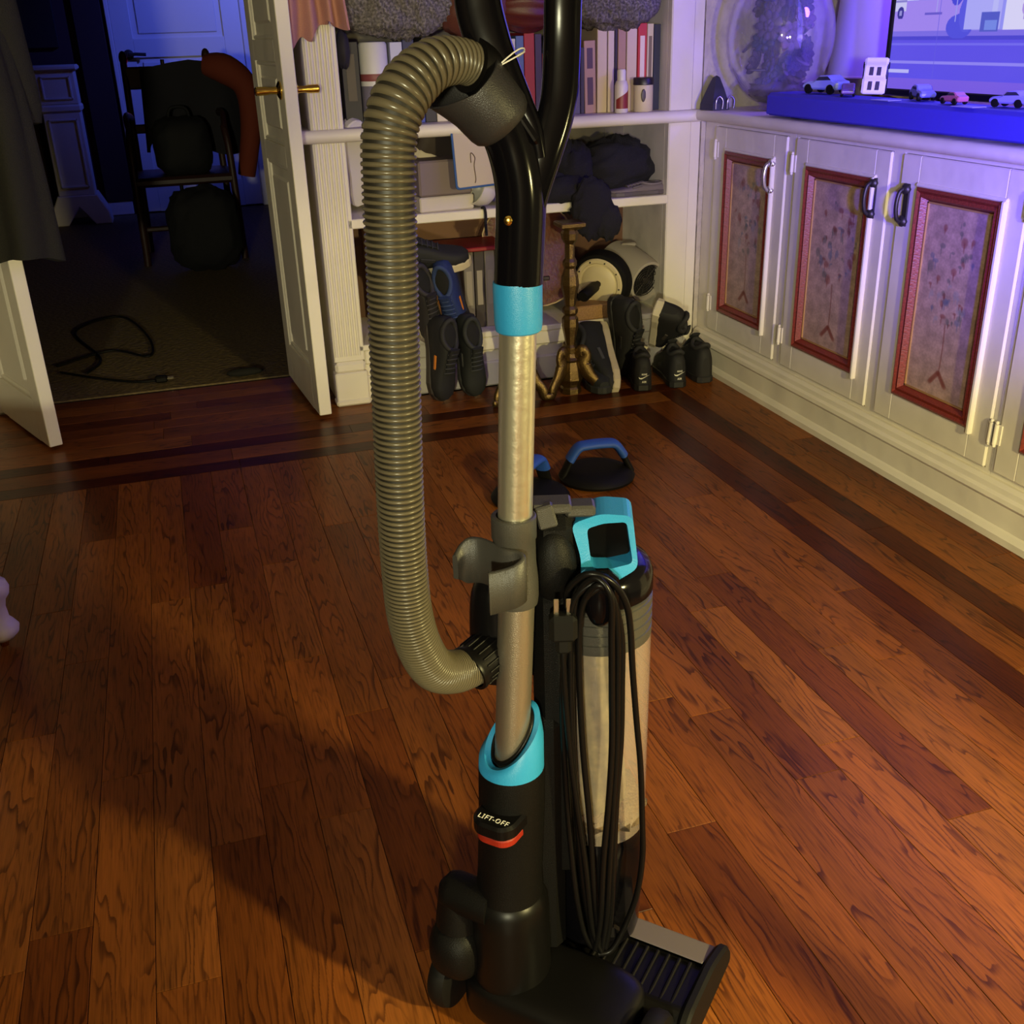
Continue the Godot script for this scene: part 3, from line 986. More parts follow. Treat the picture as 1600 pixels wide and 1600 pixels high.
func vacuum_cleaner() -> void:
	# shapes in centimetres: x across, y up, z towards the viewer; the floor point under the wand is the origin
	var o := thing("vacuum_cleaner", "black and turquoise upright vacuum cleaner standing on the wooden floor with its ribbed hose", "vacuum cleaner", Vector3(0.284, 0, -0.928), deg_to_rad(-17.0))
	U = 0.01
	var st: SurfaceTool
	# --- ribbed hose
	var pts := [V(-1.8, 112.4, 0.0), V(-3.3, 112.9, 1.5), V(-5.1, 112.8, 3.5), V(-6.7, 111.8, 5.0), V(-8.1, 110.1, 6.3), V(-9.0, 107.5, 7.0), V(-9.3, 103.3, 7.4), V(-9.5, 98.1, 7.5), V(-9.8, 91.5, 7.5), V(-10.1, 83.9, 7.5), V(-10.4, 76.3, 7.5), V(-10.6, 68.7, 7.0), V(-10.5, 62.7, 6.5), V(-9.8, 58.0, 5.5), V(-8.6, 54.6, 4.0), V(-6.7, 52.9, 2.0), V(-4.9, 52.5, 0.3), V(-3.5, 52.7, -0.8)]
	var rad := [1.75, 1.85, 2.05, 2.25, 2.34, 2.3, 2.25, 2.24, 2.22, 2.22, 2.22, 2.24, 2.28, 2.32, 2.34, 2.32, 2.25, 2.2]
	hose(o, pts, rad)
	# --- cuff at the top of the hose: a wide oblique mouth
	st = begin()
	var A := V(0.35, 107.7, 0.0)
	var ax := V(-0.62, 0.76, 0.2).normalized()
	var u := V(-0.8, -0.58, 0.0)
	u = (u - ax * u.dot(ax)).normalized()
	var w := ax.cross(u)
	var outer := []
	var inner := []
	for q in [[-0.2, 2.45, 0.0], [0.3, 2.95, 0.0], [0.9, 3.1, 0.0], [2.6, 3.1, 0.15], [3.5, 3.1, 0.5], [4.2, 3.05, 1.0]]:
		var r1 := PackedVector3Array()
		var r2 := PackedVector3Array()
		for j in 40:
			var t := TAU * j / 40
			var c := cos(t)
			var low := maxf(0.0, c)
			var r: float = q[1] + q[2] * 0.9 * low * low
			var e: float = q[0] + q[2] * (0.35 + 0.95 * low - 0.35 * sin(t))
			r1.append(A + ax * e + u * cos(t) * r + w * sin(t) * r)
			r2.append(A + ax * e + u * cos(t) * (r - 0.2) + w * sin(t) * (r - 0.2))
		outer.append(r1)
		inner.append(r2)
	loft(st, outer, false)
	inner.reverse()
	loft(st, inner, false, 2)
	loft(st, [outer[-1], inner[0]], false, 3)
	loft(st, [inner[-1], outer[0]], false, 4)
	obj("hose_cuff", st, M.grey_dark, o)
	# swivel collar in the cuff, gripping the hose
	st = begin()
	tube(st, [V(-2.4, 112.55, 0.6), V(-1.5, 112.2, -0.2), V(-0.7, 111.4, -0.6), V(-0.2, 110.2, -0.6)], [2.3, 2.35, 2.4, 2.3], 32)
	obj("hose_collar", st, M.black, o)
	# --- glossy handle: tube, elbow and open loop
	st = begin()
	tube(st, curve([V(1.25, 93.9, 0.0), V(1.45, 97.0, 0.0), V(1.65, 100.3, 0.0), V(1.65, 102.2, 0.0), V(1.4, 104.2, 0.0), V(0.9, 106.2, 0.0), V(0.2, 107.9, 0.1), V(-0.3, 108.9, 0.2)], 5), 2.28, 32)
	var h := obj("handle_tube", st, M.gloss, o)
	st = begin()
	blob(st, V(0.6, 108.4, 1.75), V(0.2, 0.26, 0.12), 0, 1, 10)
	obj("lock_mark", st, M.print_white, h)
	st = begin()
	lathe(st, [Vector2(0, 0), Vector2(0.42, 0), Vector2(0.42, 0.1), Vector2(0.27, 0.2), Vector2(0.25, 0.32), Vector2(0, 0.4)], Transform3D(Basis(Vector3.RIGHT, PI / 2), V(0.5, 99.8, 1.95)), 20)
	obj("button_screw", st, M.brass, h)
	st = begin()
	# the loop: left leg, bow at the top, right leg back to the tube
	var loop := curve([V(3.4, 104.9, 0.0), V(2.9, 107.2, 0.0), V(1.8, 109.3, -0.1), V(0.4, 112.0, -0.3), V(-0.7, 114.2, -0.5), V(-1.5, 117.3, -0.8), V(-1.4, 120.6, -1.0), V(0.2, 123.0, -1.3), V(2.8, 123.5, -1.6), V(5.0, 122.0, -1.7), V(5.75, 119.5, -1.6), V(5.65, 117.0, -1.5), V(5.55, 114.0, -1.4), V(5.3, 110.2, -1.0), V(4.7, 107.6, -0.6), V(3.8, 105.2, -0.2), V(2.7, 102.4, 0.0), V(2.0, 100.2, 0.0)], 5)
	var lr := []
	for i in loop.size():
		var t := float(i) / (loop.size() - 1)
		var r := 1.62
		if t < 0.28: r = lerpf(0.8, 2.0, smoother(0.02, 0.28, t))
		elif t < 0.5: r = lerpf(2.0, 1.6, smoother(0.28, 0.5, t))
		elif t > 0.85: r = lerpf(1.62, 1.75, (t - 0.85) / 0.15)
		lr.append(r)
	var fr := frames(loop, Vector3(1, 0, 0))
	var rings := []
	for i in loop.size():
		var side: Vector3 = (fr[i][0] as Vector3).cross(Vector3(0, 0, 1)).normalized()
		var fwd: Vector3 = side.cross(fr[i][0])
		var ring := PackedVector3Array()
		for j in 24:
			var a := TAU * j / 24
			var cx := signf(cos(a)) * pow(absf(cos(a)), 0.65)
			var cz := signf(sin(a)) * pow(absf(sin(a)), 0.65)
			ring.append(loop[i] + side * cx * lr[i] - fwd * cz * 1.35)
		rings.append(ring)
	loft(st, rings, true, 1)
	obj("handle_loop", st, M.gloss, o)
	# sliding catch on the elbow
	st = begin()
	var cb := Basis(V(0.55, -0.83, 0).normalized(), V(0.83, 0.55, 0).normalized(), V(0, 0, 1))
	box(st, Vector3.ZERO, V(4.6, 0.9, 1.7), 0.35, Transform3D(cb, V(1.9, 108.0, 0.9)))
	obj("hose_catch", st, M.gloss, o)
	st = begin()
	for k in 2:
		var tie := []
		for j in 25:
			var a := TAU * j / 24
			tie.append(V(0.35 + 1.95 * cos(a), 112.5 + 0.9 * cos(a) + 0.16 * k + 0.3 * sin(a * 2.0) * k, -0.3 + 1.55 * sin(a)))
		tube(st, tie, 0.07, 6, false)
	obj("wire_tie", st, M.print_white, o)
	# --- turquoise collar under the handle
	st = begin()
	lathe(st, [Vector2(2.0, 89.3), Vector2(2.18, 89.45), Vector2(2.28, 90.2), Vector2(2.32, 93.6), Vector2(2.28, 94.0), Vector2(1.9, 94.0)], Transform3D(Basis(), V(1.15, 0, 0)), 40)
	obj("collar", st, M.cyan, o)
	# --- wand
	st = begin()
	tube(st, [V(0.25, 69.5, 0.0), V(0.65, 79.5, 0.0), V(1.1, 90.0, 0.0)], 1.78, 40)
	obj("upper_wand", st, M.alu_scratched, o)
	st = begin()
	tube(st, [V(-1.0, 39.5, 0.2), V(-0.4, 50.0, 0.1), V(0.2, 61.5, 0.0)], 1.95, 40)
	obj("lower_wand", st, M.alu, o)
	# --- grey sleeve with a curved hose clip
	st = begin()
	lathe(st, [Vector2(1.9, 60.0), Vector2(2.3, 60.1), Vector2(2.42, 61.0), Vector2(2.4, 63.0), Vector2(2.22, 65.0), Vector2(2.2, 67.6), Vector2(2.34, 67.8), Vector2(2.34, 70.1), Vector2(2.2, 70.25), Vector2(1.8, 70.25)], Transform3D(Basis(), V(0.1, 0, 0)), 40)
	var sl := obj("wand_sleeve", st, M.grey, o)
	st = begin()
	var plan := curve([V(-6.1, 0, 0.3), V(-5.3, 0, -0.7), V(-3.6, 0, -0.7), V(-2.2, 0, 0.5), V(-0.9, 0, 2.0), V(0.5, 0, 2.8), V(0.9, 0, 3.7), V(0.1, 0, 4.4), V(-1.2, 0, 4.5), V(-2.6, 0, 4.7)], 5)
	var cl := []
	for i in plan.size():
		var t := float(i) / (plan.size() - 1)
		var d: Vector3 = (plan[mini(i + 1, plan.size() - 1)] - plan[maxi(i - 1, 0)]).normalized()
		var nn := Vector3(d.z, 0, -d.x) * 0.3
		var top := 67.5 - 1.3 * smoother(0.55, 1.0, t) - 1.5 * smoother(0.18, 0.0, t)
		var bot := 62.0 + 0.4 * sin(t * PI) - 0.6 * smoother(0.6, 1.0, t) + 1.2 * smoother(0.15, 0.0, t)
		var p: Vector3 = plan[i]
		cl.append(PackedVector3Array([p + nn + V(0, bot, 0), p - nn + V(0, bot, 0), p - nn * 1.1 + V(0, (top + bot) / 2, 0), p - nn + V(0, top - 0.2, 0), p + V(0, top, 0), p + nn + V(0, top - 0.2, 0), p + nn * 1.1 + V(0, (top + bot) / 2, 0)]))
	loft(st, cl, true, 1)
	obj("hose_clip", st, M.grey, sl)
	# --- turquoise socket holding the foot of the wand
	st = begin()
	var lo := PackedVector3Array()
	var mid := PackedVector3Array()
	var top1 := PackedVector3Array()
	var top2 := PackedVector3Array()
	var hole := PackedVector3Array()
	for j in 48:
		var a := -TAU * j / 48
		var c := cos(a)
		var s := sin(a)
		var y := 43.3 + 2.6 * c - 1.7 * s
		lo.append(V(-1.05 + 3.75 * c, 39.0, 0.3 + 3.75 * s))
		mid.append(V(-1.0 + 3.72 * c, lerpf(39.0, y, 0.62), 0.3 + 3.72 * s))
		top1.append(V(-0.85 + 3.2 * c, y - 0.15, 0.25 + 3.2 * s))
		top2.append(V(-0.8 + 2.55 * c, y - 0.3, 0.2 + 2.5 * s))
		hole.append(V(-0.9 + 2.1 * c, y - 2.6, 0.2 + 2.05 * s))
	loft(st, [lo, mid, top1], false, 1)
	loft(st, [top1, top2], false, 2)
	loft(st, [top2, hole], false, 3)
	obj("wand_socket", st, M.cyan, o)
	st = begin()
	var gk := []
	for j in 49:
		var a := TAU * j / 48
		gk.append(V(-0.82 + 2.3 * cos(a), 43.15 + 2.35 * cos(a) - 1.55 * sin(a), 0.2 + 2.25 * sin(a)))
	tube(st, gk, 0.2, 8, false)
	obj("socket_seal", st, M.black, o)
	# --- the tower below it
	st = begin()
	lathe(st, [Vector2(0.1, 1.0), Vector2(3.2, 1.4), Vector2(4.6, 2.6), Vector2(5.0, 4.5), Vector2(4.9, 10.0), Vector2(4.75, 17.5), Vector2(4.6, 19.4), Vector2(4.1, 20.6), Vector2(3.7, 20.9)], Transform3D(Basis(), V(-1.9, 0, 0.5)), 48)
	obj("tower_base", st, M.black, o)
	st = begin()
	tube(st, [V(-1.85, 20.2, 0.4), V(-1.7, 23.5, 0.4), V(-1.25, 32.0, 0.3), V(-1.05, 38.5, 0.3), V(-1.05, 39.1, 0.3)], [4.1, 3.85, 3.8, 3.78, 3.7], 48)
	box(st, V(2.6, 26.0, -3.2), V(5.0, 36.0, 4.6), 1.2)
	obj("tower", st, M.matte, o)
	# --- catch for lifting the canister off
	var fw := V(-0.49, 0, 0.87)                 # away from the cleaner's front
	var wd := V(0.87, 0, 0.49)
	var bb := Basis(wd, Vector3.UP, fw)
	st = begin()
	prism(st, outline([Vector2(-2.9, -2.0), Vector2(2.9, -2.0), Vector2(2.7, 1.8), Vector2(1.6, 3.0), Vector2(-1.6, 3.0), Vector2(-2.7, 1.8)], 0.8), 1.9, 0.35, Transform3D(Basis(-wd, fw, Vector3.UP), V(-2.4, 32.9, 3.1)))
	var bt := obj("release_button", st, M.gloss_soft, o)
	st = begin()
	prism(st, outline([Vector2(-2.6, -2.0), Vector2(2.6, -2.0), Vector2(2.4, 1.6), Vector2(1.4, 2.6), Vector2(-1.4, 2.6), Vector2(-2.4, 1.6)], 0.7), 1.3, 0.3, Transform3D(Basis(-wd, fw, Vector3.UP), V(-2.4, 31.6, 3.1)))
	obj("red_underside", st, M.red, bt)
	var tm := TextMesh.new()
	tm.text = "LIFT-OFF"
	var sf := SystemFont.new()
	sf.font_names = PackedStringArray(["Droid Sans"])
	var fv := FontVariation.new()
	fv.base_font = sf
	fv.spacing_glyph = 2
	tm.font = fv
	tm.font_size = 32
	tm.pixel_size = 0.00028
	tm.depth = 0.0006
	var tx := put_mesh("lettering", tm, M.print_white, bt)
	var flat := Basis(wd, -fw, Vector3.UP).orthonormalized()
	tx.transform = Transform3D(flat, (V(-2.4, 34.86, 3.1) + fw * 1.75) * 0.01)
	# --- upper housing
	st = begin()
	box(st, V(4.4, 57.6, -5.2), V(5.6, 22.0, 5.4), 1.6)
	box(st, V(5.6, 64.4, -6.4), V(5.0, 7.6, 5.2), 1.4)
	blob(st, V(4.2, 62.5, -3.4), V(2.6, 4.6, 2.4), 0, 1, 28)
	box(st, V(4.4, 40.0, -3.9), V(5.2, 40.0, 4.4), 1.2)
	obj("upper_housing", st, M.matte, o)
	st = begin()
	box(st, V(3.7, 69.2, -2.2), V(2.0, 2.6, 1.2), 0.2, Transform3D(Basis(V(0, 0, 1), 0.25), V(0, 0, 0)).translated(V(17.0, 1.0, 0)))
	box(st, V(4.1, 69.7, -3.4), V(4.2, 1.1, 3.0), 0.25)
	box(st, V(7.2, 68.7, -4.6), V(3.2, 1.3, 2.6), 0.3)
	obj("canister_latch", st, M.grey, o)
	# --- turquoise carrying handle of the dust cup
	st = begin()
	var O2 := outline([Vector2(6.15, 67.4), Vector2(9.3, 68.45), Vector2(12.7, 68.1), Vector2(13.35, 62.2), Vector2(10.3, 60.4), Vector2(7.15, 61.0), Vector2(7.2, 63.5)], 0.9, 4)
	var I2 := outline([Vector2(7.85, 66.75), Vector2(9.6, 67.25), Vector2(12.1, 67.35), Vector2(12.75, 62.8), Vector2(10.4, 62.3), Vector2(8.35, 62.4), Vector2(8.15, 64.0)], 0.5, 4)
	var lv := [[0.0, 0.0], [0.3, 0.3], [-4.2, 0.0]]
	var of := PackedVector3Array()
	var ob := PackedVector3Array()
	var inf_ := PackedVector3Array()
	var inb := PackedVector3Array()
	for i in O2.size():
		var k := mini(i, I2.size() - 1)
		var lean := 0.12 * (O2[i].y - 62.0)
		of.append(V(O2[i].x, O2[i].y, -2.6 - lean))
		ob.append(V(O2[i].x + 0.3, O2[i].y + 0.1, -7.0 - lean))
		inf_.append(V(I2[k].x, I2[k].y, -2.7 - lean))
		inb.append(V(I2[k].x, I2[k].y, -5.2))
	loft(st, [ob, of], false, -1)
	loft(st, [of, inf_], false, -1)
	loft(st, [inf_, inb], false, -1)
	obj("carry_handle", st, M.cyan, o)
	st = begin()
	loft(st, [inb, inb], true, -1)
	box(st, V(10.2, 64.6, -6.6), V(5.4, 5.6, 2.2), 0.5)
	obj("handle_recess", st, M.black, o)
	# --- dust cup
	var cx := V(9.45, 0, -8.0)
	st = begin()
	lathe(st, [Vector2(5.9, 24.2), Vector2(6.05, 24.6), Vector2(6.15, 40.0), Vector2(6.2, 52.6)], Transform3D(Basis(), cx), 48)
	var cup := obj("dust_cup", st, M.clear, o)
	st = begin()
	lathe(st, [Vector2(0, 25.0), Vector2(4.1, 25.0), Vector2(4.3, 27.0), Vector2(4.0, 33.0), Vector2(3.6, 35.0), Vector2(3.9, 37.0), Vector2(3.9, 51.0), Vector2(0, 51.5)], Transform3D(Basis(), cx + V(-0.6, 0, 0.6)), 40)
	obj("cyclone_core", st, M.cream, cup)
	st = begin()
	blob(st, cx + V(0.2, 27.0, 0.2), V(5.6, 2.4, 5.6), 0.5, 5.0, 36, 5)
	obj("dust_pile", st, M.dust, cup)
	st = begin()
	var lid := [Vector2(5.8, 51.6), Vector2(6.2, 51.7)]
	for i in 4:
		lid.append(Vector2(6.25, 52.1 + i * 1.25))
		lid.append(Vector2(6.25, 52.9 + i * 1.25))
		lid.append(Vector2(6.1, 53.0 + i * 1.25))
		lid.append(Vector2(6.1, 53.25 + i * 1.25))
	lid.append(Vector2(6.25, 57.2))
	lid.append(Vector2(5.9, 57.4))
	lathe(st, lid, Transform3D(Basis(), cx), 48)
	obj("cup_ring", st, M.grey, o)
	st = begin()
	lathe(st, [Vector2(6.1, 57.3), Vector2(6.28, 57.5), Vector2(6.25, 59.6), Vector2(5.7, 60.8), Vector2(4.4, 61.6), Vector2(1.5, 61.9), Vector2(0, 61.9)], Transform3D(Basis(), cx), 48)
	obj("cup_lid", st, M.gloss, o)
	st = begin()
	lathe(st, [Vector2(0, 1.5), Vector2(3.8, 2.0), Vector2(4.9, 4.5), Vector2(5.7, 8.0), Vector2(6.0, 14.0), Vector2(6.15, 22.0), Vector2(6.2, 23.6), Vector2(5.95, 24.4), Vector2(5.6, 24.4)], Transform3D(Basis(), cx), 48)
	obj("cup_base", st, M.gloss, o)
	# --- duct beside the wand with the lower hose collar
	st = begin()
	tube(st, curve([V(-2.2, 49.0, -3.6), V(-2.2, 53.0, -3.6), V(-2.1, 57.5, -3.6), V(-1.9, 60.0, -3.6), V(-1.6, 61.2, -3.6)], 4), [2.7, 2.85, 2.95, 3.0, 3.0, 3.0, 3.0, 2.98, 2.95, 2.9, 2.85, 2.75, 2.6, 2.3, 1.9, 1.4, 0.7], 32)
	box(st, V(0.0, 54.6, -4.4), V(5.0, 13.0, 4.0), 1.2)
	obj("hose_duct", st, M.gloss_soft, o)
	st = begin()
	var cx2 := axis_to(V(-5.3, 52.2, 0.7), V(-2.0, 53.3, -2.4))
	lathe(st, [Vector2(2.3, 0.0), Vector2(2.65, 0.0), Vector2(2.72, 0.35), Vector2(2.6, 0.6), Vector2(2.55, 4.6), Vector2(2.0, 4.8)], cx2, 40)
	for k in 20:
		var a := TAU * k / 20
		box(st, V(2.6 * cos(a), 2.6, 2.6 * sin(a)), V(0.24, 3.4, 0.24), 0.08, cx2)
	obj("lower_hose_collar", st, M.black, o)
	# --- power cord: a long lead looped between two hooks, with its plug
	st = begin()
	box(st, V(9.3, 59.9, -1.2), V(3.6, 6.2, 2.6), 1.1)
	blob(st, V(9.0, 60.2, 0.3), V(1.7, 3.3, 1.3), 0, 1, 24)
	obj("cord_hook", st, M.gloss, o)
	st = begin()
	box(st, V(9.6, 11.0, -1.4), V(4.6, 2.2, 2.4), 0.8)
	obj("cord_hook", st, M.gloss, o)
	cord(o)
	U = 0.01
	foot(o)
	U = 1.0

func hose(o: Node3D, pts: Array, rad: Array) -> void:
	var st := begin()
	var n := 40
	var path := curve(pts, n)
	var total := 0.0
	var cum := [0.0]
	for i in path.size() - 1:
		total += path[i].distance_to(path[i + 1])
		cum.append(total)
	# rib pitch: wide over the top bend, narrow in the lower bend
	var rings_at := []                  # [arc length, radius change, starts a new rib]
	var s := 0.25
	while s < total - 0.4:
		var t := s / total
		var pitch := 0.56
		var share := 0.6
		if t < 0.22:
			pitch = lerpf(0.42, 0.82, smoother(0.0, 0.07, t)) if t < 0.1 else lerpf(0.82, 0.58, smoother(0.1, 0.22, t))
			share = lerpf(0.76, 0.6, smoother(0.12, 0.26, t))
		elif t > 0.6: pitch = lerpf(0.56, 0.36, smoother(0.6, 0.85, t))
		var e := 0.5 - share / 2
		for k in [[e, -0.24], [e + 0.06, -0.02], [e + share * 0.5, 0.06], [1.0 - e - 0.06, 0.0], [1.0 - e, -0.24]]:
			rings_at.append([s + k[0] * pitch, k[1], k[0] == e])
		s += pitch
	var fr := frames(path)
	var seg := 36
	var ribs := []
	var core := []
	var at := 0
	for q in rings_at:
		while at < cum.size() - 2 and cum[at + 1] < q[0]: at += 1
		var t: float = clampf((q[0] - cum[at]) / maxf(cum[at + 1] - cum[at], 1e-5), 0, 1)
		var c: Vector3 = path[at].lerp(path[at + 1], t)
		var f: float = (at + t) / n
		var ri := mini(int(f), rad.size() - 2)
		var base: float = lerpf(rad[ri], rad[ri + 1], f - ri) - 0.03
		var nn: Vector3 = fr[at][1]
		var bn: Vector3 = fr[at][2]
		var ring := PackedVector3Array()
		var low := PackedVector3Array()
		for j in seg:
			var a := TAU * j / seg
			var dir := nn * cos(a) + bn * sin(a)
			ring.append(c + dir * (base + q[1]))
			low.append(c + dir * (base - 0.14))
		if q[2]:
			ribs.append([])
			core.append(low)
		ribs[-1].append(ring)
	loft(st, core, true, 1)
	var h := obj("hose", st, M.hose, o)
	st = begin()
	for r in ribs: loft(st, r, false, 1)
	tag(obj("ribs", st, M.hose_rib, h), "", "", "", "stuff")

func cord(o: Node3D) -> void:
	var st := begin()
	var loops := [
		[V(5.6, 58.0, -0.6), V(5.6, 61.4, 0.2), V(7.6, 63.6, 0.9), V(9.9, 62.8, 1.0), V(11.5, 60.3, 0.6), V(12.2, 56.9, 0.2), V(12.6, 50.9, 0.2), V(13.2, 44.0, 0.0), V(13.8, 37.6, -0.2), V(14.2, 29.8, -0.5), V(14.4, 23.6, -0.8), V(13.8, 17.5, -0.8), V(12.3, 12.5, -0.5), V(10.7, 9.6, 0.2), V(9.0, 9.2, 0.4)],
		[V(6.9, 57.0, 0.2), V(7.2, 60.4, 0.9), V(8.6, 62.6, 1.6), V(10.2, 60.9, 1.5), V(10.8, 56.0, 1.1), V(10.9, 48.4, 1.0), V(10.9, 40.9, 0.9), V(10.6, 32.7, 0.8), V(10.3, 23.9, 0.6), V(10.0, 15.5, 0.5), V(9.4, 10.0, 0.5)],
		[V(6.2, 56.6, 0.4), V(6.5, 61.0, 0.7), V(8.3, 63.3, 1.3), V(9.9, 61.4, 1.9), V(10.1, 56.0, 1.6), V(10.2, 50.0, 1.5), V(10.3, 41.9, 1.4), V(10.0, 33.7, 1.3), V(9.5, 24.9, 1.0), V(9.2, 15.5, 0.9), V(8.6, 10.4, 0.6)],
		[V(9.0, 62.5, 1.4), V(10.5, 59.8, 1.0), V(11.3, 55.4, 0.6), V(11.4, 49.4, 0.5), V(11.4, 41.9, 0.4), V(11.0, 32.7, 0.3), V(10.8, 22.9, 0.2), V(10.5, 14.5, 0.1), V(9.9, 10.0, 0.2)],
		[V(8.9, 63.0, 0.6), V(6.6, 61.6, 0.6), V(5.9, 57.2, 0.3), V(5.8, 50.0, 0.2), V(5.9, 44.0, 0.2), V(6.2, 36.0, 0.2), V(6.6, 28.6, 0.2), V(7.4, 18.6, 0.2), V(8.5, 10.6, 0.4)],
		[V(9.2, 62.3, 1.2), V(7.3, 60.6, 1.0), V(6.7, 56.3, 0.6), V(6.8, 48.5, 0.5), V(7.2, 39.8, 0.5), V(7.9, 30.5, 0.5), V(8.4, 20.6, 0.5), V(9.1, 11.1, 0.5)],
		[V(8.8, 62.9, 0.9), V(6.2, 60.6, 0.9), V(5.2, 54.0, 0.2), V(4.9, 46.0, 0.1), V(5.1, 38.0, 0.1), V(5.6, 28.0, 0.1), V(6.4, 18.0, 0.2), V(7.6, 11.6, 0.3), V(9.4, 9.6, 0.4)],
		[V(5.0, 54.6, 0.6), V(5.0, 52.0, 0.9), V(5.4, 44.0, 0.8), V(6.3, 34.0, 0.8), V(7.4, 24.0, 0.7), V(8.2, 14.0, 0.6), V(9.4, 9.8, 0.6)]]
	for l in loops:
		tube(st, curve(l, 8), 0.37, 10)
	obj("power_cord", st, M.gloss_soft, o)
	st = begin()
	box(st, V(5.0, 57.4, 0.9), V(3.0, 3.2, 2.2), 0.5)
	box(st, V(5.0, 55.2, 0.8), V(1.7, 2.2, 1.4), 0.4)
	var p := obj("plug", st, M.rubber, o)
	for x in [4.3, 5.6]:
		st = begin()
		box(st, V(x, 59.8, 1.0), V(0.55, 2.0, 0.18), 0.07)
		obj("prong", st, M.steel, p)

func foot(o: Node3D) -> void:
	# local axes: x across the cleaner, y up, z towards its back
	var wd := V(0.87, 0, 0.49)
	var bk := V(-0.49, 0, 0.87)
	var xf := Transform3D(Basis(wd, Vector3.UP, bk), V(9.5, 0, -8.0))
	var st := begin()
	# main shell, a wedge across the full width
	var side := [Vector2(-4.2, 1.0), Vector2(10.5, 1.0), Vector2(10.5, 5.6), Vector2(9.0, 7.0), Vector2(1.0, 6.3), Vector2(-4.0, 3.6)]
	# (towards the back, height) extruded across
	var poly := outline(side, 0.6, 3)
	prism(st, poly, 31.0, 0.3, xf * Transform3D(Basis(Vector3(0, 0, 1), Vector3(0, 1, 0), Vector3(-1, 0, 0)), V(15.5, 0, 0)))
	for k in 9:
		box(st, V(2.2 + k * 1.45, 6.75, 5.0), V(0.5, 0.5, 7.2), 0.16, xf)
	var body := obj("floor_head", st, M.black, o)
	# translucent window along the front
	st = begin()
	var win := outline([Vector2(-5.2, 2.6), Vector2(-3.9, 4.0), Vector2(0.9, 6.6), Vector2(1.1, 6.95), Vector2(-4.4, 4.6), Vector2(-6.0, 2.8)], 0.25, 2)
	prism(st, win, 30.4, 0.08, xf * Transform3D(Basis(Vector3(0, 0, 1), Vector3(0, 1, 0), Vector3(-1, 0, 0)), V(15.2, 0, 0)))
	obj("window_strip", st, M.smoky_solid, body)
	# side bumpers
	for s in [-1.0, 1.0]:
		st = begin()
		prism(st, outline([Vector2(-6.8, 0.6), Vector2(10.8, 0.6), Vector2(11.0, 6.2), Vector2(9.0, 7.4), Vector2(1.0, 7.2), Vector2(-4.8, 5.2), Vector2(-6.6, 3.0)], 1.2, 4), 1.5, 0.4, xf * Transform3D(Basis(Vector3(0, 0, 1), Vector3(0, 1, 0), Vector3(-1, 0, 0)), V(16.8 if s > 0 else -15.3, 0, 0)))
		obj("bumper", st, M.rubber, body)
	# rear carriage with wheels, pedal and motor bulge
	st = begin()
	blob(st, xf * V(0.0, 4.9, 12.5), V(11.0, 3.7, 6.2), 0, 1, 44, 1, Basis(wd, Vector3.UP, bk), 0.45)
	obj("carriage", st, M.black, o)
	st = begin()
	blob(st, xf * V(-11.6, 11.4, 15.4), V(3.6, 4.2, 4.2), 0, 1, 32, 1, Basis(wd, Vector3.UP, bk), 0.8)
	obj("motor_cover", st, M.matte, o)
	var c := xf * V(-11.6, 19.6, 15.4)
	st = begin()
	tube(st, [c + wd * 5.0, c - wd * 0.4, c - wd * 1.4, c - wd * 2.0], [2.5, 2.5, 2.2, 1.3], 28)
	tube(st, [c + V(0, -4.5, 0), c + V(0, 1.0, 0)], [3.0, 2.3], 24)
	obj("port_cap", st, M.matte, o)
	for s in [-1.0, 1.0]:
		st = begin()
		lathe(st, [Vector2(0, -1.4), Vector2(4.0, -1.4), Vector2(4.7, -1.1), Vector2(4.95, -0.4), Vector2(4.95, 0.6), Vector2(4.6, 1.2), Vector2(3.4, 1.4), Vector2(3.2, 0.9), Vector2(0, 0.9)], xf * Transform3D(Basis(V(0, 0, 1), V(s, 0, 0), V(0, s, 0)), V(s * 13.6, 5.0, 14.5)), 40)
		obj("wheel", st, M.rubber, o)

# ------------------------------------------------------------------ books
func book(x0: float, x1: float, h: float, d: float, c: Color, label: String, band := Color(0, 0, 0, 0), pages := false, tilt := 0.0, tail := 0.0) -> void:
	var w := x1 - x0 - 0.002
	var o := thing("book", label, "book", Vector3((x0 + x1) / 2, 0.8905, -3.53), 0.0, "books on the upper shelf")
	o.rotation.z = tilt
	var st := begin()
	var t := minf(0.003, w * 0.2)
	# cover: rounded spine and two boards
	prism(st, outline([Vector2(-w / 2, 0.0), Vector2(w / 2, 0.0), Vector2(w / 2, h), Vector2(-w / 2, h)], 0.001, 1), 0.004, 0.0012, Transform3D(Basis(), Vector3(0, 0, -0.004)))
	span(st, Vector3(-w / 2, 0, -d), Vector3(-w / 2 + t, h, -0.003), 0.0006)
	span(st, Vector3(w / 2 - t, 0, -d), Vector3(w / 2, h, -0.003), 0.0006)
	obj("cover", st, mat(c.lightened(0.12) if c.get_luminance() > 0.5 else c, 0.55), o)
	st = begin()
	span(st, Vector3(-w / 2 + t, 0.003, -d + 0.003), Vector3(w / 2 - t, h - 0.004, -0.004))
	obj("pages", st, M.paper, o)
	if band.a > 0.0:
		st = begin()
		for q in ([[0.12, 0.5], [0.62, 0.9]] if pages else [[0.3 + tail, 0.86]]):
			span(st, Vector3(-w * 0.26, h * q[0], -0.001), Vector3(w * 0.26, h * q[1], 0.0006), 0.0004)
		obj("title_band", st, mat(band, 0.5), o)

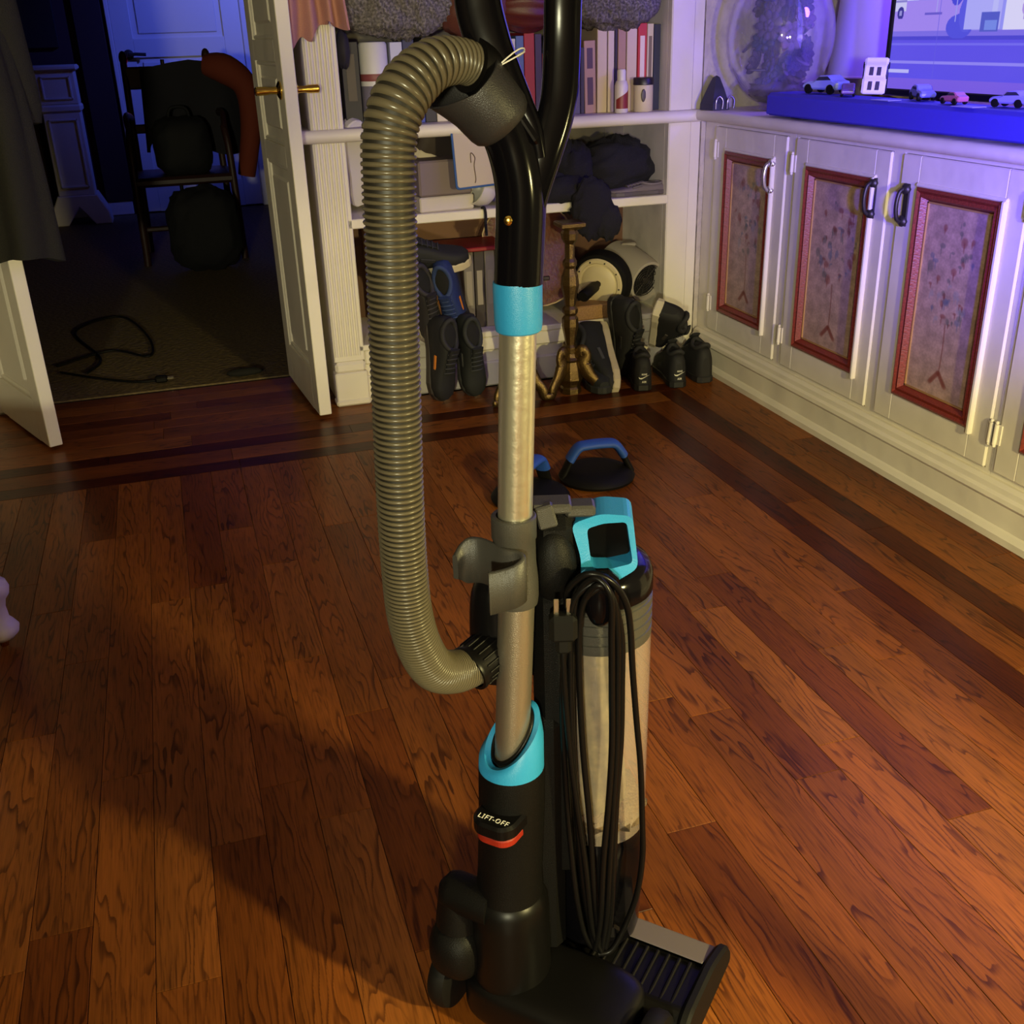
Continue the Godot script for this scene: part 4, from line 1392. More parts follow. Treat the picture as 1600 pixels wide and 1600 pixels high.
func books() -> void:
	M.paper = mat(rgb(206, 190, 160), 0.8)
	var none := Color(0, 0, 0, 0)
	book(0.572, 0.628, 0.245, 0.17, rgb(30, 26, 28), "thick black book standing at the pilaster end of the upper shelf", rgb(66, 54, 44))
	book(0.728, 0.768, 0.24, 0.15, rgb(176, 178, 214), "pale lilac book just right of the printed canister")
	book(0.768, 0.806, 0.246, 0.15, rgb(32, 36, 84), "dark navy book second to the right of the printed canister")
	book(0.806, 0.83, 0.236, 0.15, rgb(60, 74, 170), "thin bright blue book partly behind the hose bend", rgb(190, 196, 230))
	book(0.83, 0.868, 0.25, 0.15, rgb(44, 40, 52), "charcoal book behind the top of the hose")
	book(0.868, 0.905, 0.252, 0.16, rgb(202, 188, 170), "cream book showing only its top above the hose bend")
	book(0.905, 0.95, 0.24, 0.16, rgb(64, 44, 40), "dark brown book behind the hose bend")
	book(0.95, 0.985, 0.248, 0.16, rgb(40, 38, 48), "black book left of the light blue book on the upper shelf")
	book(0.985, 1.025, 0.252, 0.16, rgb(112, 140, 214), "light blue book just left of the black cleaner handle", rgb(206, 214, 240), true)
	book(1.025, 1.05, 0.246, 0.16, rgb(206, 200, 196), "white book touching the left leg of the cleaner handle")
	book(1.05, 1.092, 0.25, 0.16, rgb(38, 34, 44), "black book hidden behind the left leg of the cleaner handle")
	book(1.092, 1.12, 0.24, 0.15, rgb(90, 80, 76), "brown book behind the wire tie of the cleaner handle")
	book(1.12, 1.142, 0.238, 0.15, rgb(182, 176, 188), "thin white book seen through the handle loop")
	book(1.142, 1.17, 0.246, 0.16, rgb(74, 96, 150), "slate blue book seen through the handle loop beside a red one", none)
	book(1.17, 1.207, 0.255, 0.16, rgb(152, 30, 38), "wide red book seen through the handle loop")
	book(1.207, 1.232, 0.25, 0.16, rgb(52, 34, 66), "dark violet book between two red spines in the handle loop", none)
	book(1.232, 1.258, 0.19, 0.16, rgb(128, 24, 34), "short dark red book in the handle loop", none)
	book(1.258, 1.3, 0.24, 0.16, rgb(26, 24, 30), "black book behind the right leg of the cleaner handle")
	book(1.3, 1.34, 0.235, 0.16, rgb(60, 50, 54), "dark grey book hidden by the right leg of the cleaner handle")
	book(1.34, 1.366, 0.2, 0.15, rgb(92, 84, 116), "violet grey book just right of the cleaner handle")
	book(1.366, 1.382, 0.205, 0.14, rgb(52, 46, 66), "thin dark book right of the cleaner handle", none)
	book(1.382, 1.424, 0.225, 0.16, rgb(170, 128, 112), "salmon paperback with dark blurred lettering on its spine", rgb(82, 56, 74), true, 0.02)
	book(1.426, 1.462, 0.262, 0.17, rgb(206, 184, 160), "tall cream book with a bare spine left of the white bottle")
	book(1.464, 1.488, 0.266, 0.17, rgb(210, 190, 172), "cream book standing behind the white bottle", none)
	book(1.488, 1.5, 0.262, 0.17, rgb(44, 34, 34), "very thin black book right of the cream one", none)
	book(1.5, 1.53, 0.262, 0.17, rgb(164, 120, 96), "tan book with dark edges between bottle and jar")
	book(1.532, 1.57, 0.272, 0.17, rgb(202, 176, 156), "broad pale tan book left of the red titled one")
	book(1.572, 1.606, 0.272, 0.17, rgb(186, 50, 46), "red book with white blurred title above the black lidded jar", rgb(226, 206, 196), false, 0.0, 0.0)
	book(1.606, 1.63, 0.27, 0.17, rgb(196, 180, 150), "pale book with dark flecks right of the red titled one", rgb(120, 104, 84))
	book(1.63, 1.656, 0.268, 0.17, rgb(40, 44, 62), "dark navy book at the column end of the upper shelf")

# ------------------------------------------------------------------ things on the shelves
func shelf_things() -> void:
	var st := begin()
	# printed canister
	var o := thing("canister", "white printed canister beside the black book on the upper shelf", "canister", Vector3(0.678, 0.8905, -3.555))
	lathe(st, [Vector2(0, 0), Vector2(0.042, 0.0), Vector2(0.045, 0.004), Vector2(0.045, 0.235), Vector2(0.04, 0.242), Vector2(0, 0.245)], Transform3D(), 32)
	obj("body", st, mat(rgb(206, 204, 210), 0.45), o)
	st = begin()
	lathe(st, [Vector2(0.0452, 0.02), Vector2(0.0458, 0.021), Vector2(0.0458, 0.115), Vector2(0.0452, 0.116)], Transform3D(), 32)
	obj("printed_label", st, mat(rgb(112, 106, 128), 0.5), o)
	st = begin()
	lathe(st, [Vector2(0.0452, 0.13), Vector2(0.0457, 0.131), Vector2(0.0457, 0.15), Vector2(0.0452, 0.151)], Transform3D(), 32)
	obj("red_stripe", st, mat(rgb(126, 64, 66), 0.5), o)
	# bottle
	o = thing("bottle", "small white bottle with a dark red slanted label on the upper shelf", "bottle", Vector3(1.492, 0.8905, -3.478))
	st = begin()
	lathe(st, [Vector2(0, 0), Vector2(0.02, 0.0), Vector2(0.0225, 0.003), Vector2(0.0225, 0.085), Vector2(0.018, 0.098), Vector2(0.0125, 0.103)], Transform3D(), 28)
	obj("body", st, mat(rgb(214, 204, 200), 0.4), o)
	st = begin()
	lathe(st, [Vector2(0.0128, 0.1), Vector2(0.0145, 0.101), Vector2(0.0145, 0.13), Vector2(0.012, 0.135), Vector2(0, 0.136)], Transform3D(), 24)
	obj("cap", st, mat(rgb(220, 212, 206), 0.4), o)
	st = begin()
	var n := 20
	for i in n:
		var a0 := deg_to_rad(20.0 + 140.0 * i / n)
		var a1 := deg_to_rad(20.0 + 140.0 * (i + 1) / n)
		var r := 0.0229
		var t0 := lerpf(0.062, 0.03, float(i) / n) + 0.012
		var t1 := lerpf(0.062, 0.03, float(i + 1) / n) + 0.012
		quad(st, Vector3(r * cos(a1), 0.014, r * sin(a1)), Vector3(r * cos(a0), 0.014, r * sin(a0)), Vector3(r * cos(a0), t0, r * sin(a0)), Vector3(r * cos(a1), t1, r * sin(a1)))
	obj("red_label", st, mat(rgb(132, 44, 40), 0.45), o)
	# jar
	o = thing("jar", "cream jar with a black lid standing before the books", "jar", Vector3(1.575, 0.8905, -3.485))
	st = begin()
	lathe(st, [Vector2(0, 0), Vector2(0.03, 0.0), Vector2(0.0325, 0.003), Vector2(0.0325, 0.082), Vector2(0.03, 0.086), Vector2(0, 0.086)], Transform3D(), 32)
	obj("body", st, mat(rgb(206, 192, 158), 0.4), o)
	st = begin()
	lathe(st, [Vector2(0.0335, 0.084), Vector2(0.0345, 0.085), Vector2(0.0345, 0.104), Vector2(0.032, 0.107), Vector2(0, 0.107)], Transform3D(), 32)
	obj("lid", st, mat(rgb(34, 28, 34), 0.4), o)
	st = begin()
	blob(st, Vector3(-0.012, 0.052, 0.0305), Vector3(0.009, 0.02, 0.003), 0.2, 3.0, 14, 3)
	obj("printed_mark", st, mat(rgb(86, 78, 72), 0.5), o)
	# grey furry blanket bundled on the books
	M.fur = bumped(mat(rgb(168, 160, 158), 1.0), 0.05, 8.0, 7.0, 51, 0.75)
	st = begin()
	fur_roll(st, 0.57, 0.96, 1.235, 0.092, 5)
	tag(obj("blanket", st, M.fur, null), "grey furry blanket bundled over the books left of the handle", "blanket", "", "")
	st = begin()
	fur_roll(st, 1.31, 1.645, 1.235, 0.09, 17)
	tag(obj("blanket", st, M.fur, null), "grey furry throw lying over the books right of the handle", "blanket")
	# dark red leather bag with gathered pleats, and its smooth brown flap
	o = thing("leather_bag", "dark red leather bag with gathered pleats lying over the books", "bag", Vector3(1.13, 1.14, -3.53))
	st = begin()
	var rings := []
	for i in 19:
		var t := float(i) / 18
		var x := lerpf(-0.05, 0.165, t)
		var r := 0.085 * pow(maxf(sin(PI * clampf(t * 0.86 + 0.12, 0, 1)), 0.02), 0.5)
		var ring := PackedVector3Array()
		for j in 48:
			var a := -TAU * j / 48
			var k := 1.0 + 0.05 * sin(a * 13.0 + sin(t * 5.0))
			ring.append(Vector3(x, 0.09 + r * k * cos(a), r * 1.05 * k * sin(a)))
		ring.reverse()
		rings.append(ring)
	loft(st, rings)
	obj("pleated_body", st, bumped(mat(rgb(98, 34, 30), 0.45), 0.05, 2.0, 18.0, 52, 0.3), o)
	st = begin()
	blob(st, Vector3(-0.12, 0.095, -0.01), Vector3(0.13, 0.1, 0.085), 0.16, 2.5, 32, 7, Basis(), 0.8)
	obj("flap", st, bumped(mat(rgb(104, 52, 38), 0.55), 0.05, 2.0, 18.0, 53, 0.3), o)
	st = begin()
	tube(st, curve([Vector3(0.15, 0.03, 0.06), Vector3(0.165, 0.06, 0.075), Vector3(0.16, 0.1, 0.08)], 4), 0.006, 8)
	obj("strap", st, mat(rgb(70, 30, 28), 0.5), o)
	# pink towel hanging over the pilaster
	M.towel = bumped(mat(rgb(196, 142, 130), 0.95), 0.12, 3.0, 12.0, 54, 0.15)
	st = begin()
	sheet(st, 40, 26, func(u: float, v: float) -> Vector3:
		var x := lerpf(0.40, 0.575, u)
		var hem := lerpf(1.115, 1.185, smoother(0.15, 0.55, u)) - 0.03 * smoother(0.55, 1.0, u) + 0.035 * smoother(0.32, 0.2, u) * smoother(0.0, 0.2, u)
		if u > 0.62: hem += 0.012
		var y := lerpf(hem, 1.62, v)
		var z := -3.405 + 0.018 * sin(u * 19.0 + 1.0) * (1.1 - v * 0.5) + 0.01 * sin(u * 7.0 + v * 5.0)
		return Vector3(x + 0.012 * sin(v * 4.0 + u * 3.0), y, z), 0.008)
	o = tag(obj("towel", st, M.towel), "dusty pink towel hanging in folds over the fluted pilaster", "towel") as Node3D
	st = begin()
	tube(st, [Vector3(0.385, 1.625, -3.41), Vector3(0.6, 1.625, -3.41)], 0.008, 10)
	tube(st, [Vector3(0.5, 1.625, -3.41), Vector3(0.5, 1.625, -3.46)], 0.008, 10)
	tag(obj("towel_rail", st, M.iron), "dark rail on the pilaster carrying the pink towel", "rail")
	# dark cap hanging beside the pilaster
	st = begin()
	blob(st, Vector3(0.575, 1.115, -3.5), Vector3(0.022, 0.055, 0.04), 0.25, 2.0, 18, 9)
	tag(obj("pouch", st, mat(rgb(34, 30, 38), 0.8)), "small dark pouch hanging beside the pilaster above the black book", "pouch")
	# ---- middle shelf
	o = thing("box", "lilac grey shoe box lid-up on the middle shelf left of the white bowl", "box", Vector3(0.865, 0.6155, -3.56), 0.1)
	st = begin()
	box(st, Vector3(0, 0.024, 0), Vector3(0.19, 0.048, 0.17), 0.004)
	obj("white_tray", st, mat(rgb(196, 186, 180), 0.6), o)
	st = begin()
	box(st, Vector3(0, 0.105, 0), Vector3(0.184, 0.112, 0.164), 0.006)
	obj("body", st, mat(rgb(120, 106, 112), 0.8), o)
	o = thing("bowl", "white bowl tipped on its side on the middle shelf", "bowl", Vector3(1.0, 0.672, -3.5))
	st = begin()
	var xf := Transform3D(Basis(Vector3(0, 0, 1), 1.2) * Basis(Vector3.RIGHT, 0.3), Vector3.ZERO)
	lathe(st, [Vector2(0.0, -0.04), Vector2(0.03, -0.04), Vector2(0.046, -0.025), Vector2(0.054, 0.0), Vector2(0.056, 0.03), Vector2(0.052, 0.031), Vector2(0.048, 0.0), Vector2(0.03, -0.028), Vector2(0, -0.032)], xf, 32, 60)
	obj("shell", st, mat(rgb(206, 200, 194), 0.35), o)
	o = thing("dish", "small amber glass dish right of the white bowl on the middle shelf", "dish", Vector3(1.112, 0.616, -3.52))
	st = begin()
	lathe(st, [Vector2(0, 0), Vector2(0.03, 0), Vector2(0.042, 0.012), Vector2(0.05, 0.05), Vector2(0.047, 0.05), Vector2(0.038, 0.016), Vector2(0, 0.006)], Transform3D(), 28)
	obj("shell", st, mat(rgb(176, 148, 112), 0.25, 0.4), o)
	# card with a blue border, propped up
	o = thing("card", "white card with rounded blue border propped on the middle shelf", "card", Vector3(1.02, 0.69, -3.44), 0.0)
	o.rotation = Vector3(-0.05, 0.12, 0.035)
	st = begin()
	prism(st, outline([Vector2(-0.13, 0), Vector2(0.12, 0), Vector2(0.12, 0.2), Vector2(-0.13, 0.2)], 0.014, 4), 0.004, 0.001)
	obj("blue_border", st, mat(rgb(24, 74, 128), 0.4), o)
	st = begin()
	prism(st, outline([Vector2(-0.123, 0.007), Vector2(0.113, 0.007), Vector2(0.113, 0.193), Vector2(-0.123, 0.193)], 0.01, 4), 0.0012, 0.0003, Transform3D(Basis(), Vector3(0, 0, 0.0036)))
	var face := obj("face", st, mat(rgb(186, 172, 146), 0.4), o)
	st = begin()
	tube(st, curve([Vector3(-0.062, 0.016, 0.0052), Vector3(-0.058, 0.03, 0.0052), Vector3(-0.06, 0.07, 0.0052), Vector3(-0.055, 0.095, 0.0052), Vector3(-0.068, 0.11, 0.0052), Vector3(-0.07, 0.08, 0.0052)], 4), 0.0016, 6)
	obj("drawn_figure", st, mat(rgb(84, 60, 46), 0.6), face)
	# grey picture board leaning at the back
	st = begin()
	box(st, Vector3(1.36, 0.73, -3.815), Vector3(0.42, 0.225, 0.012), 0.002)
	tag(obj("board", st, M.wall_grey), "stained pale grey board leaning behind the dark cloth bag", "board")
	# dark cloth bag slumped over the shelf edge
	M.navy = bumped(mat(rgb(22, 20, 34), 0.9), 0.06, 3.0, 10.0, 55, 0.3)
	o = thing("cloth_bag", "dark navy cloth bag slumped over the edge of the middle shelf", "bag", Vector3(1.4, 0.615, -3.55))
	st = begin()
	blob(st, Vector3(0.12, 0.088, -0.05), Vector3(0.14, 0.1, 0.1), 0.3, 2.4, 36, 21)
	blob(st, Vector3(-0.05, 0.07, -0.02), Vector3(0.075, 0.12, 0.08), 0.3, 2.6, 30, 22)
	blob(st, Vector3(-0.1, 0.03, 0.03), Vector3(0.12, 0.06, 0.08), 0.3, 2.6, 30, 23)
	obj("body", st, M.navy, o)
	st = begin()
	blob(st, Vector3(-0.03, -0.02, 0.118), Vector3(0.075, 0.1, 0.02), 0.35, 2.2, 28, 24)
	blob(st, Vector3(0.03, -0.07, 0.122), Vector3(0.045, 0.06, 0.018), 0.35, 2.4, 24, 25)
	obj("hanging_flap", st, M.navy, o)
	o = thing("shoe", "grey flat shoe lying on the middle shelf under the navy bag", "shoe", Vector3(1.57, 0.6155, -3.51), PI)
	sneaker(o, rgb(110, 100, 104), rgb(86, 78, 82), rgb(90, 84, 88), 0.5)
	o.scale = Vector3(0.75, 0.55, 0.8)
	# strap hanging from the shelf
	st = begin()
	tube(st, curve([Vector3(0.99, 0.617, -3.47), Vector3(0.992, 0.62, -3.45), Vector3(0.994, 0.6, -3.443), Vector3(0.993, 0.56, -3.444), Vector3(0.996, 0.53, -3.446)], 5), 0.005, 8)
	tag(obj("strap", st, M.navy), "thin dark strap dangling from the middle shelf edge", "strap")
	# white trainers at the left of the middle shelf
	o = thing("shoe", "white trainer standing upright beside the pilaster on the middle shelf", "shoe", Vector3(0.598, 0.62, -3.54))
	o.rotation = Vector3(0.2, -1.2, 1.25)
	sneaker(o, rgb(190, 180, 176), rgb(205, 198, 192), rgb(40, 34, 38), 1.0)
	o.position = Vector3(0.605, 0.765, -3.56)
	o = thing("shoe", "white and black trainer lying heel up on the middle shelf by the hose", "shoe", Vector3(0.92, 0.742, -3.66))
	o.rotation = Vector3(0.3, 0.2, -0.35)
	sneaker(o, rgb(54, 44, 42), rgb(196, 184, 172), rgb(180, 168, 160), 1.0)

func fur_roll(st: SurfaceTool, x0: float, x1: float, y: float, r: float, seed_: int) -> void:
	var nz := FastNoiseLite.new()
	nz.seed = seed_
	nz.frequency = 1.0
	var rings := []
	var n := 44
	for i in n + 1:
		var t := float(i) / n
		var x := lerpf(x0, x1, t)
		var e := pow(maxf(sin(PI * clampf(t, 0.01, 0.99)), 0.01), 0.28)
		var ring := PackedVector3Array()
		for j in 40:
			var a := TAU * j / 40
			var k := 1.0 + 0.3 * nz.get_noise_3d(x * 11.0, cos(a) * 2.0, sin(a) * 2.0) + 0.1 * nz.get_noise_3d(x * 90.0, cos(a) * 12.0, sin(a) * 12.0)
			ring.append(Vector3(x, y + r * e * k * cos(a), -3.545 + r * 1.05 * e * k * sin(a)))
		rings.append(ring)
	loft(st, rings)

func lower_shelf_things() -> void:
	# exercise wheel with a black tyre and grip
	var o := thing("exercise_wheel", "black tyred exercise wheel with a cream disc and black grip", "exercise wheel", Vector3(1.445, 0.318, -3.53))
	var ax := Vector3(-0.68, -0.1, 0.72).normalized()
	var xf := axis_to(Vector3.ZERO, ax)
	var st := begin()
	lathe(st, [Vector2(0.09, -0.03), Vector2(0.104, -0.029), Vector2(0.112, -0.02), Vector2(0.112, 0.018), Vector2(0.104, 0.028), Vector2(0.092, 0.03), Vector2(0.088, 0.024)], xf, 56)
	obj("tyre", st, M.rubber, o)
	st = begin()
	lathe(st, [Vector2(0.0, -0.028), Vector2(0.09, -0.028), Vector2(0.092, 0.028), Vector2(0.087, 0.034), Vector2(0.076, 0.034), Vector2(0.072, 0.027), Vector2(0.066, 0.027), Vector2(0.062, 0.031), Vector2(0.03, 0.034), Vector2(0, 0.034)], xf, 56)
	var d := obj("disc", st, mat(rgb(206, 190, 152), 0.45), o)
	st = begin()
	for k in 9:
		var a := TAU * k / 9
		lathe(st, [Vector2(0.003, 0.033), Vector2(0.003, 0.0362), Vector2(0, 0.0365)], xf * Transform3D(Basis(), Vector3(0.0815 * cos(a), 0, 0.0815 * sin(a))), 8)
	obj("screw_heads", st, M.iron, d)
	st = begin()
	tube(st, [ax * 0.03, ax * 0.06, ax * 0.065, ax * 0.17, ax * 0.178], [0.012, 0.012, 0.019, 0.021, 0.016], 20)
	obj("grip", st, M.rubber, o)
	# white fan heater lying on its side
	o = thing("fan_heater", "small white drum shaped fan with a dark round grille", "fan", Vector3(1.585, 0.33, -3.62))
	xf = axis_to(Vector3.ZERO, Vector3(0.28, -0.22, 0.93))
	st = begin()
	lathe(st, [Vector2(0, -0.09), Vector2(0.07, -0.09), Vector2(0.085, -0.075), Vector2(0.088, 0.0), Vector2(0.08, 0.1), Vector2(0.075, 0.118), Vector2(0.066, 0.12), Vector2(0.062, 0.11), Vector2(0.06, 0.08), Vector2(0, 0.08)], xf, 48)
	obj("housing", st, mat(rgb(158, 150, 142), 0.5), o)
	st = begin()
	lathe(st, [Vector2(0.0, 0.081), Vector2(0.0595, 0.081), Vector2(0.061, 0.098), Vector2(0.0, 0.086)], xf, 32)
	obj("dark_opening", st, mat(rgb(20, 18, 18), 0.8), o)
	st = begin()
	for k in 6:
		var ring := []
		var r := 0.012 + k * 0.0095
		for j in 33: ring.append(xf * Vector3(r * cos(TAU * j / 32), 0.106, r * sin(TAU * j / 32)))
		tube(st, ring, 0.0016, 6, false)
	for k in 12:
		var a := TAU * k / 12
		tube(st, [xf * Vector3(0.01 * cos(a), 0.107, 0.01 * sin(a)), xf * Vector3(0.062 * cos(a), 0.107, 0.062 * sin(a))], 0.0013, 5)
	lathe(st, [Vector2(0, 0.1), Vector2(0.013, 0.1), Vector2(0.012, 0.11), Vector2(0, 0.114)], xf, 20)
	obj("grille", st, M.iron, o)
	st = begin()
	box(st, Vector3(0.01, 0.089, -0.03), Vector3(0.06, 0.014, 0.05), 0.005)
	obj("switch_panel", st, mat(rgb(150, 142, 134), 0.5), o)
	# wooden board under the wheel
	st = begin()
	box(st, Vector3(1.43, 0.2265, -3.5), Vector3(0.22, 0.052, 0.09), 0.004)
	tag(obj("wood_block", st, bumped(mat(rgb(170, 128, 82), 0.6), 0.05, 1.0, 8.0, 57, 0.2)), "tan wooden block on the lowest shelf under the exercise wheel", "block")
	# curved instrument body with a cream binding
	o = thing("guitar", "reddish brown guitar body with cream edging leaning in the lowest shelf", "guitar", Vector3(1.22, 0.205, -3.72))
	o.rotation = Vector3(-0.2, 0, 0)
	var shape := []
	for k in 40:
		var a := TAU * k / 40
		var y := 0.19 - 0.19 * cos(a)
		var w := 0.215 * pow(absf(sin(a)), 0.75) * (1.0 - 0.2 * exp(-pow((y - 0.2) / 0.05, 2.0))) * lerpf(1.0, 0.82, y / 0.38)
		shape.append(Vector2(w if sin(a) > 0 else -w, y))
	var poly := PackedVector2Array(shape)
	st = begin()
	prism(st, poly, 0.085, 0.004)
	obj("body", st, bumped(mat(rgb(104, 52, 34), 0.3), 0.02, 1.0, 8.0, 58, 0.25), o)
	st = begin()
	var edge := []
	for p in shape: edge.append(Vector3(p.x, p.y, 0.084))
	edge.append(edge[0])
	tube(st, edge, 0.0035, 6, false)
	obj("binding", st, mat(rgb(186, 160, 126), 0.5), o)
	st = begin()
	lathe(st, [Vector2(0.0, 0.0), Vector2(0.05, 0.0), Vector2(0.052, 0.002), Vector2(0, 0.002)], Transform3D(Basis(Vector3.RIGHT, PI / 2), Vector3(0, 0.25, 0.085)), 32)
	obj("sound_hole", st, mat(rgb(20, 12, 10), 0.8), o)
	st = begin()
	box(st, Vector3(0, 0.1, 0.09), Vector3(0.14, 0.016, 0.01), 0.003)
	obj("bridge", st, mat(rgb(40, 22, 16), 0.5), o)
	# red folder and grey binders behind the wand
	st = begin()
	box(st, Vector3(0.94, 0.476, -3.6), Vector3(0.3, 0.014, 0.2), 0.003)
	tag(obj("folder", st, mat(rgb(140, 26, 24), 0.5)), "thin red folder lying on the grey binders in the lowest shelf", "folder")
	var gx := 0.93
	for k in 5:
		st = begin()
		var bx := thing("binder", ["grey binder beside the dark trainers in the lowest shelf", "dark binder second from the trainers in the lowest shelf", "pale grey binder in the middle of the lowest shelf row", "brown binder nearly behind the turquoise collar", "grey binder behind the turquoise collar of the wand"][k], "binder", Vector3(gx + 0.018 + k * 0.038, 0.2005, -3.52), 0.0, "binders in the lowest shelf")
		prism(st, outline([Vector2(-0.0175, 0), Vector2(0.0175, 0), Vector2(0.0175, 0.265), Vector2(-0.0175, 0.265)], 0.004, 2), 0.2, 0.002, Transform3D(Basis(), Vector3(0, 0, -0.2)))
		obj("cover", st, mat([rgb(120, 112, 100), rgb(60, 52, 46), rgb(140, 130, 116), rgb(92, 72, 56), rgb(116, 108, 98)][k], 0.7), bx)
		st = begin()
		span(st, Vector3(-0.01, 0.08, -0.001), Vector3(0.01, 0.2, 0.001), 0.0005)
		obj("spine_label", st, mat(rgb(150, 140, 122), 0.7), bx)
	st = begin()
	span(st, Vector3(0.64, 0.2, -3.84), Vector3(1.1, 0.56, -3.76), 0.004)
	tag(obj("panel", st, mat(rgb(112, 74, 44), 0.6)), "brown wooden panel standing at the back of the lowest shelf", "panel")
	# candlesticks
	candlestick(Vector3(1.232, 0, -3.285), "tall brass candlestick with scrolled feet before the exercise wheel")
	candlestick(Vector3(1.035, 0, -3.285), "brass candlestick behind the wand showing one scrolled foot")

func candlestick(at: Vector3, label: String) -> void:
	var o := thing("candlestick", label, "candlestick", at, 0.0, "brass candlesticks on the floor")
	var st := begin()
	# square-sectioned baluster
	lathe(st, [Vector2(0., 0.0), Vector2(0.0375, 0.0), Vector2(0.0375, 0.018), Vector2(0.0325, 0.024), Vector2(0.035, 0.034), Vector2(0.0425, 0.05), Vector2(0.0375, 0.085), Vector2(0.03, 0.112), Vector2(0.0338, 0.12), Vector2(0.025, 0.128)], Transform3D(Basis(Vector3.UP, PI / 8)), 8, 10, true)
	obj("base", st, M.bronze, o)
	st = begin()
	lathe(st, [Vector2(0.025, 0.128), Vector2(0.02, 0.14), Vector2(0.0225, 0.162), Vector2(0.0163, 0.17), Vector2(0.0213, 0.2), Vector2(0.0287, 0.235), Vector2(0.0275, 0.262), Vector2(0.02, 0.272), Vector2(0.0263, 0.282), Vector2(0.0263, 0.294), Vector2(0.0187, 0.304), Vector2(0.0213, 0.33), Vector2(0.0312, 0.375), Vector2(0.0275, 0.405), Vector2(0.0187, 0.43), Vector2(0.0238, 0.44), Vector2(0.0238, 0.452), Vector2(0.0163, 0.462), Vector2(0.0163, 0.51), Vector2(0.0263, 0.524), Vector2(0.03, 0.545), Vector2(0.0225, 0.556)], Transform3D(Basis(Vector3.UP, PI / 8)), 8, 10, true)
	obj("stem", st, M.bronze, o)
	st = begin()
	lathe(st, [Vector2(0.0225, 0.553), Vector2(0.045, 0.562), Vector2(0.0575, 0.568), Vector2(0.0587, 0.578), Vector2(0.0525, 0.582), Vector2(0.0375, 0.58), Vector2(0., 0.58)], Transform3D(Basis(Vector3.UP, PI / 4)), 4, 10, true)
	obj("drip_plate", st, M.bronze, o)
	for k in 3:
		var a := deg_to_rad(90.0 + 120.0 * k + 60.0)
		var d := Vector3(cos(a), 0, sin(a))
		st = begin()
		tube(st, curve([d * 0.015 + Vector3(0, 0.132, 0), d * 0.042 + Vector3(0, 0.15, 0), d * 0.055 + Vector3(0, 0.132, 0), d * 0.045 + Vector3(0, 0.105, 0), d * 0.062 + Vector3(0, 0.07, 0), d * 0.088 + Vector3(0, 0.04, 0), d * 0.098 + Vector3(0, 0.014, 0), d * 0.118 + Vector3(0, 0.012, 0)], 5), [0.0135, 0.0165, 0.0195, 0.021, 0.0225, 0.0225, 0.021, 0.0195, 0.018, 0.018, 0.018, 0.0195, 0.021, 0.024, 0.0255, 0.027, 0.027, 0.027, 0.0255, 0.0255, 0.024, 0.0225, 0.021, 0.021, 0.0195, 0.0195, 0.0195, 0.0195, 0.018, 0.018, 0.0165, 0.0165, 0.015, 0.0135, 0.012, 0.009], 10, true, 0.6)
		obj("foot", st, M.bronze, o)

# ------------------------------------------------------------------ shoes
func shoe_ring(x: float, hw: float, y0: float, h: float, n := 20) -> PackedVector3Array:
	var r := PackedVector3Array()
	for j in n:
		var a := -PI * 0.5 + TAU * j / n
		var c := cos(a)
		var s := sin(a)
		var y := y0 + (h * pow(maxf(s, 0.0), 0.7) if s > 0 else 0.006 * s)
		r.append(Vector3(x, y, -hw * signf(c) * pow(absf(c), 0.6)))
	r.reverse()
	return r

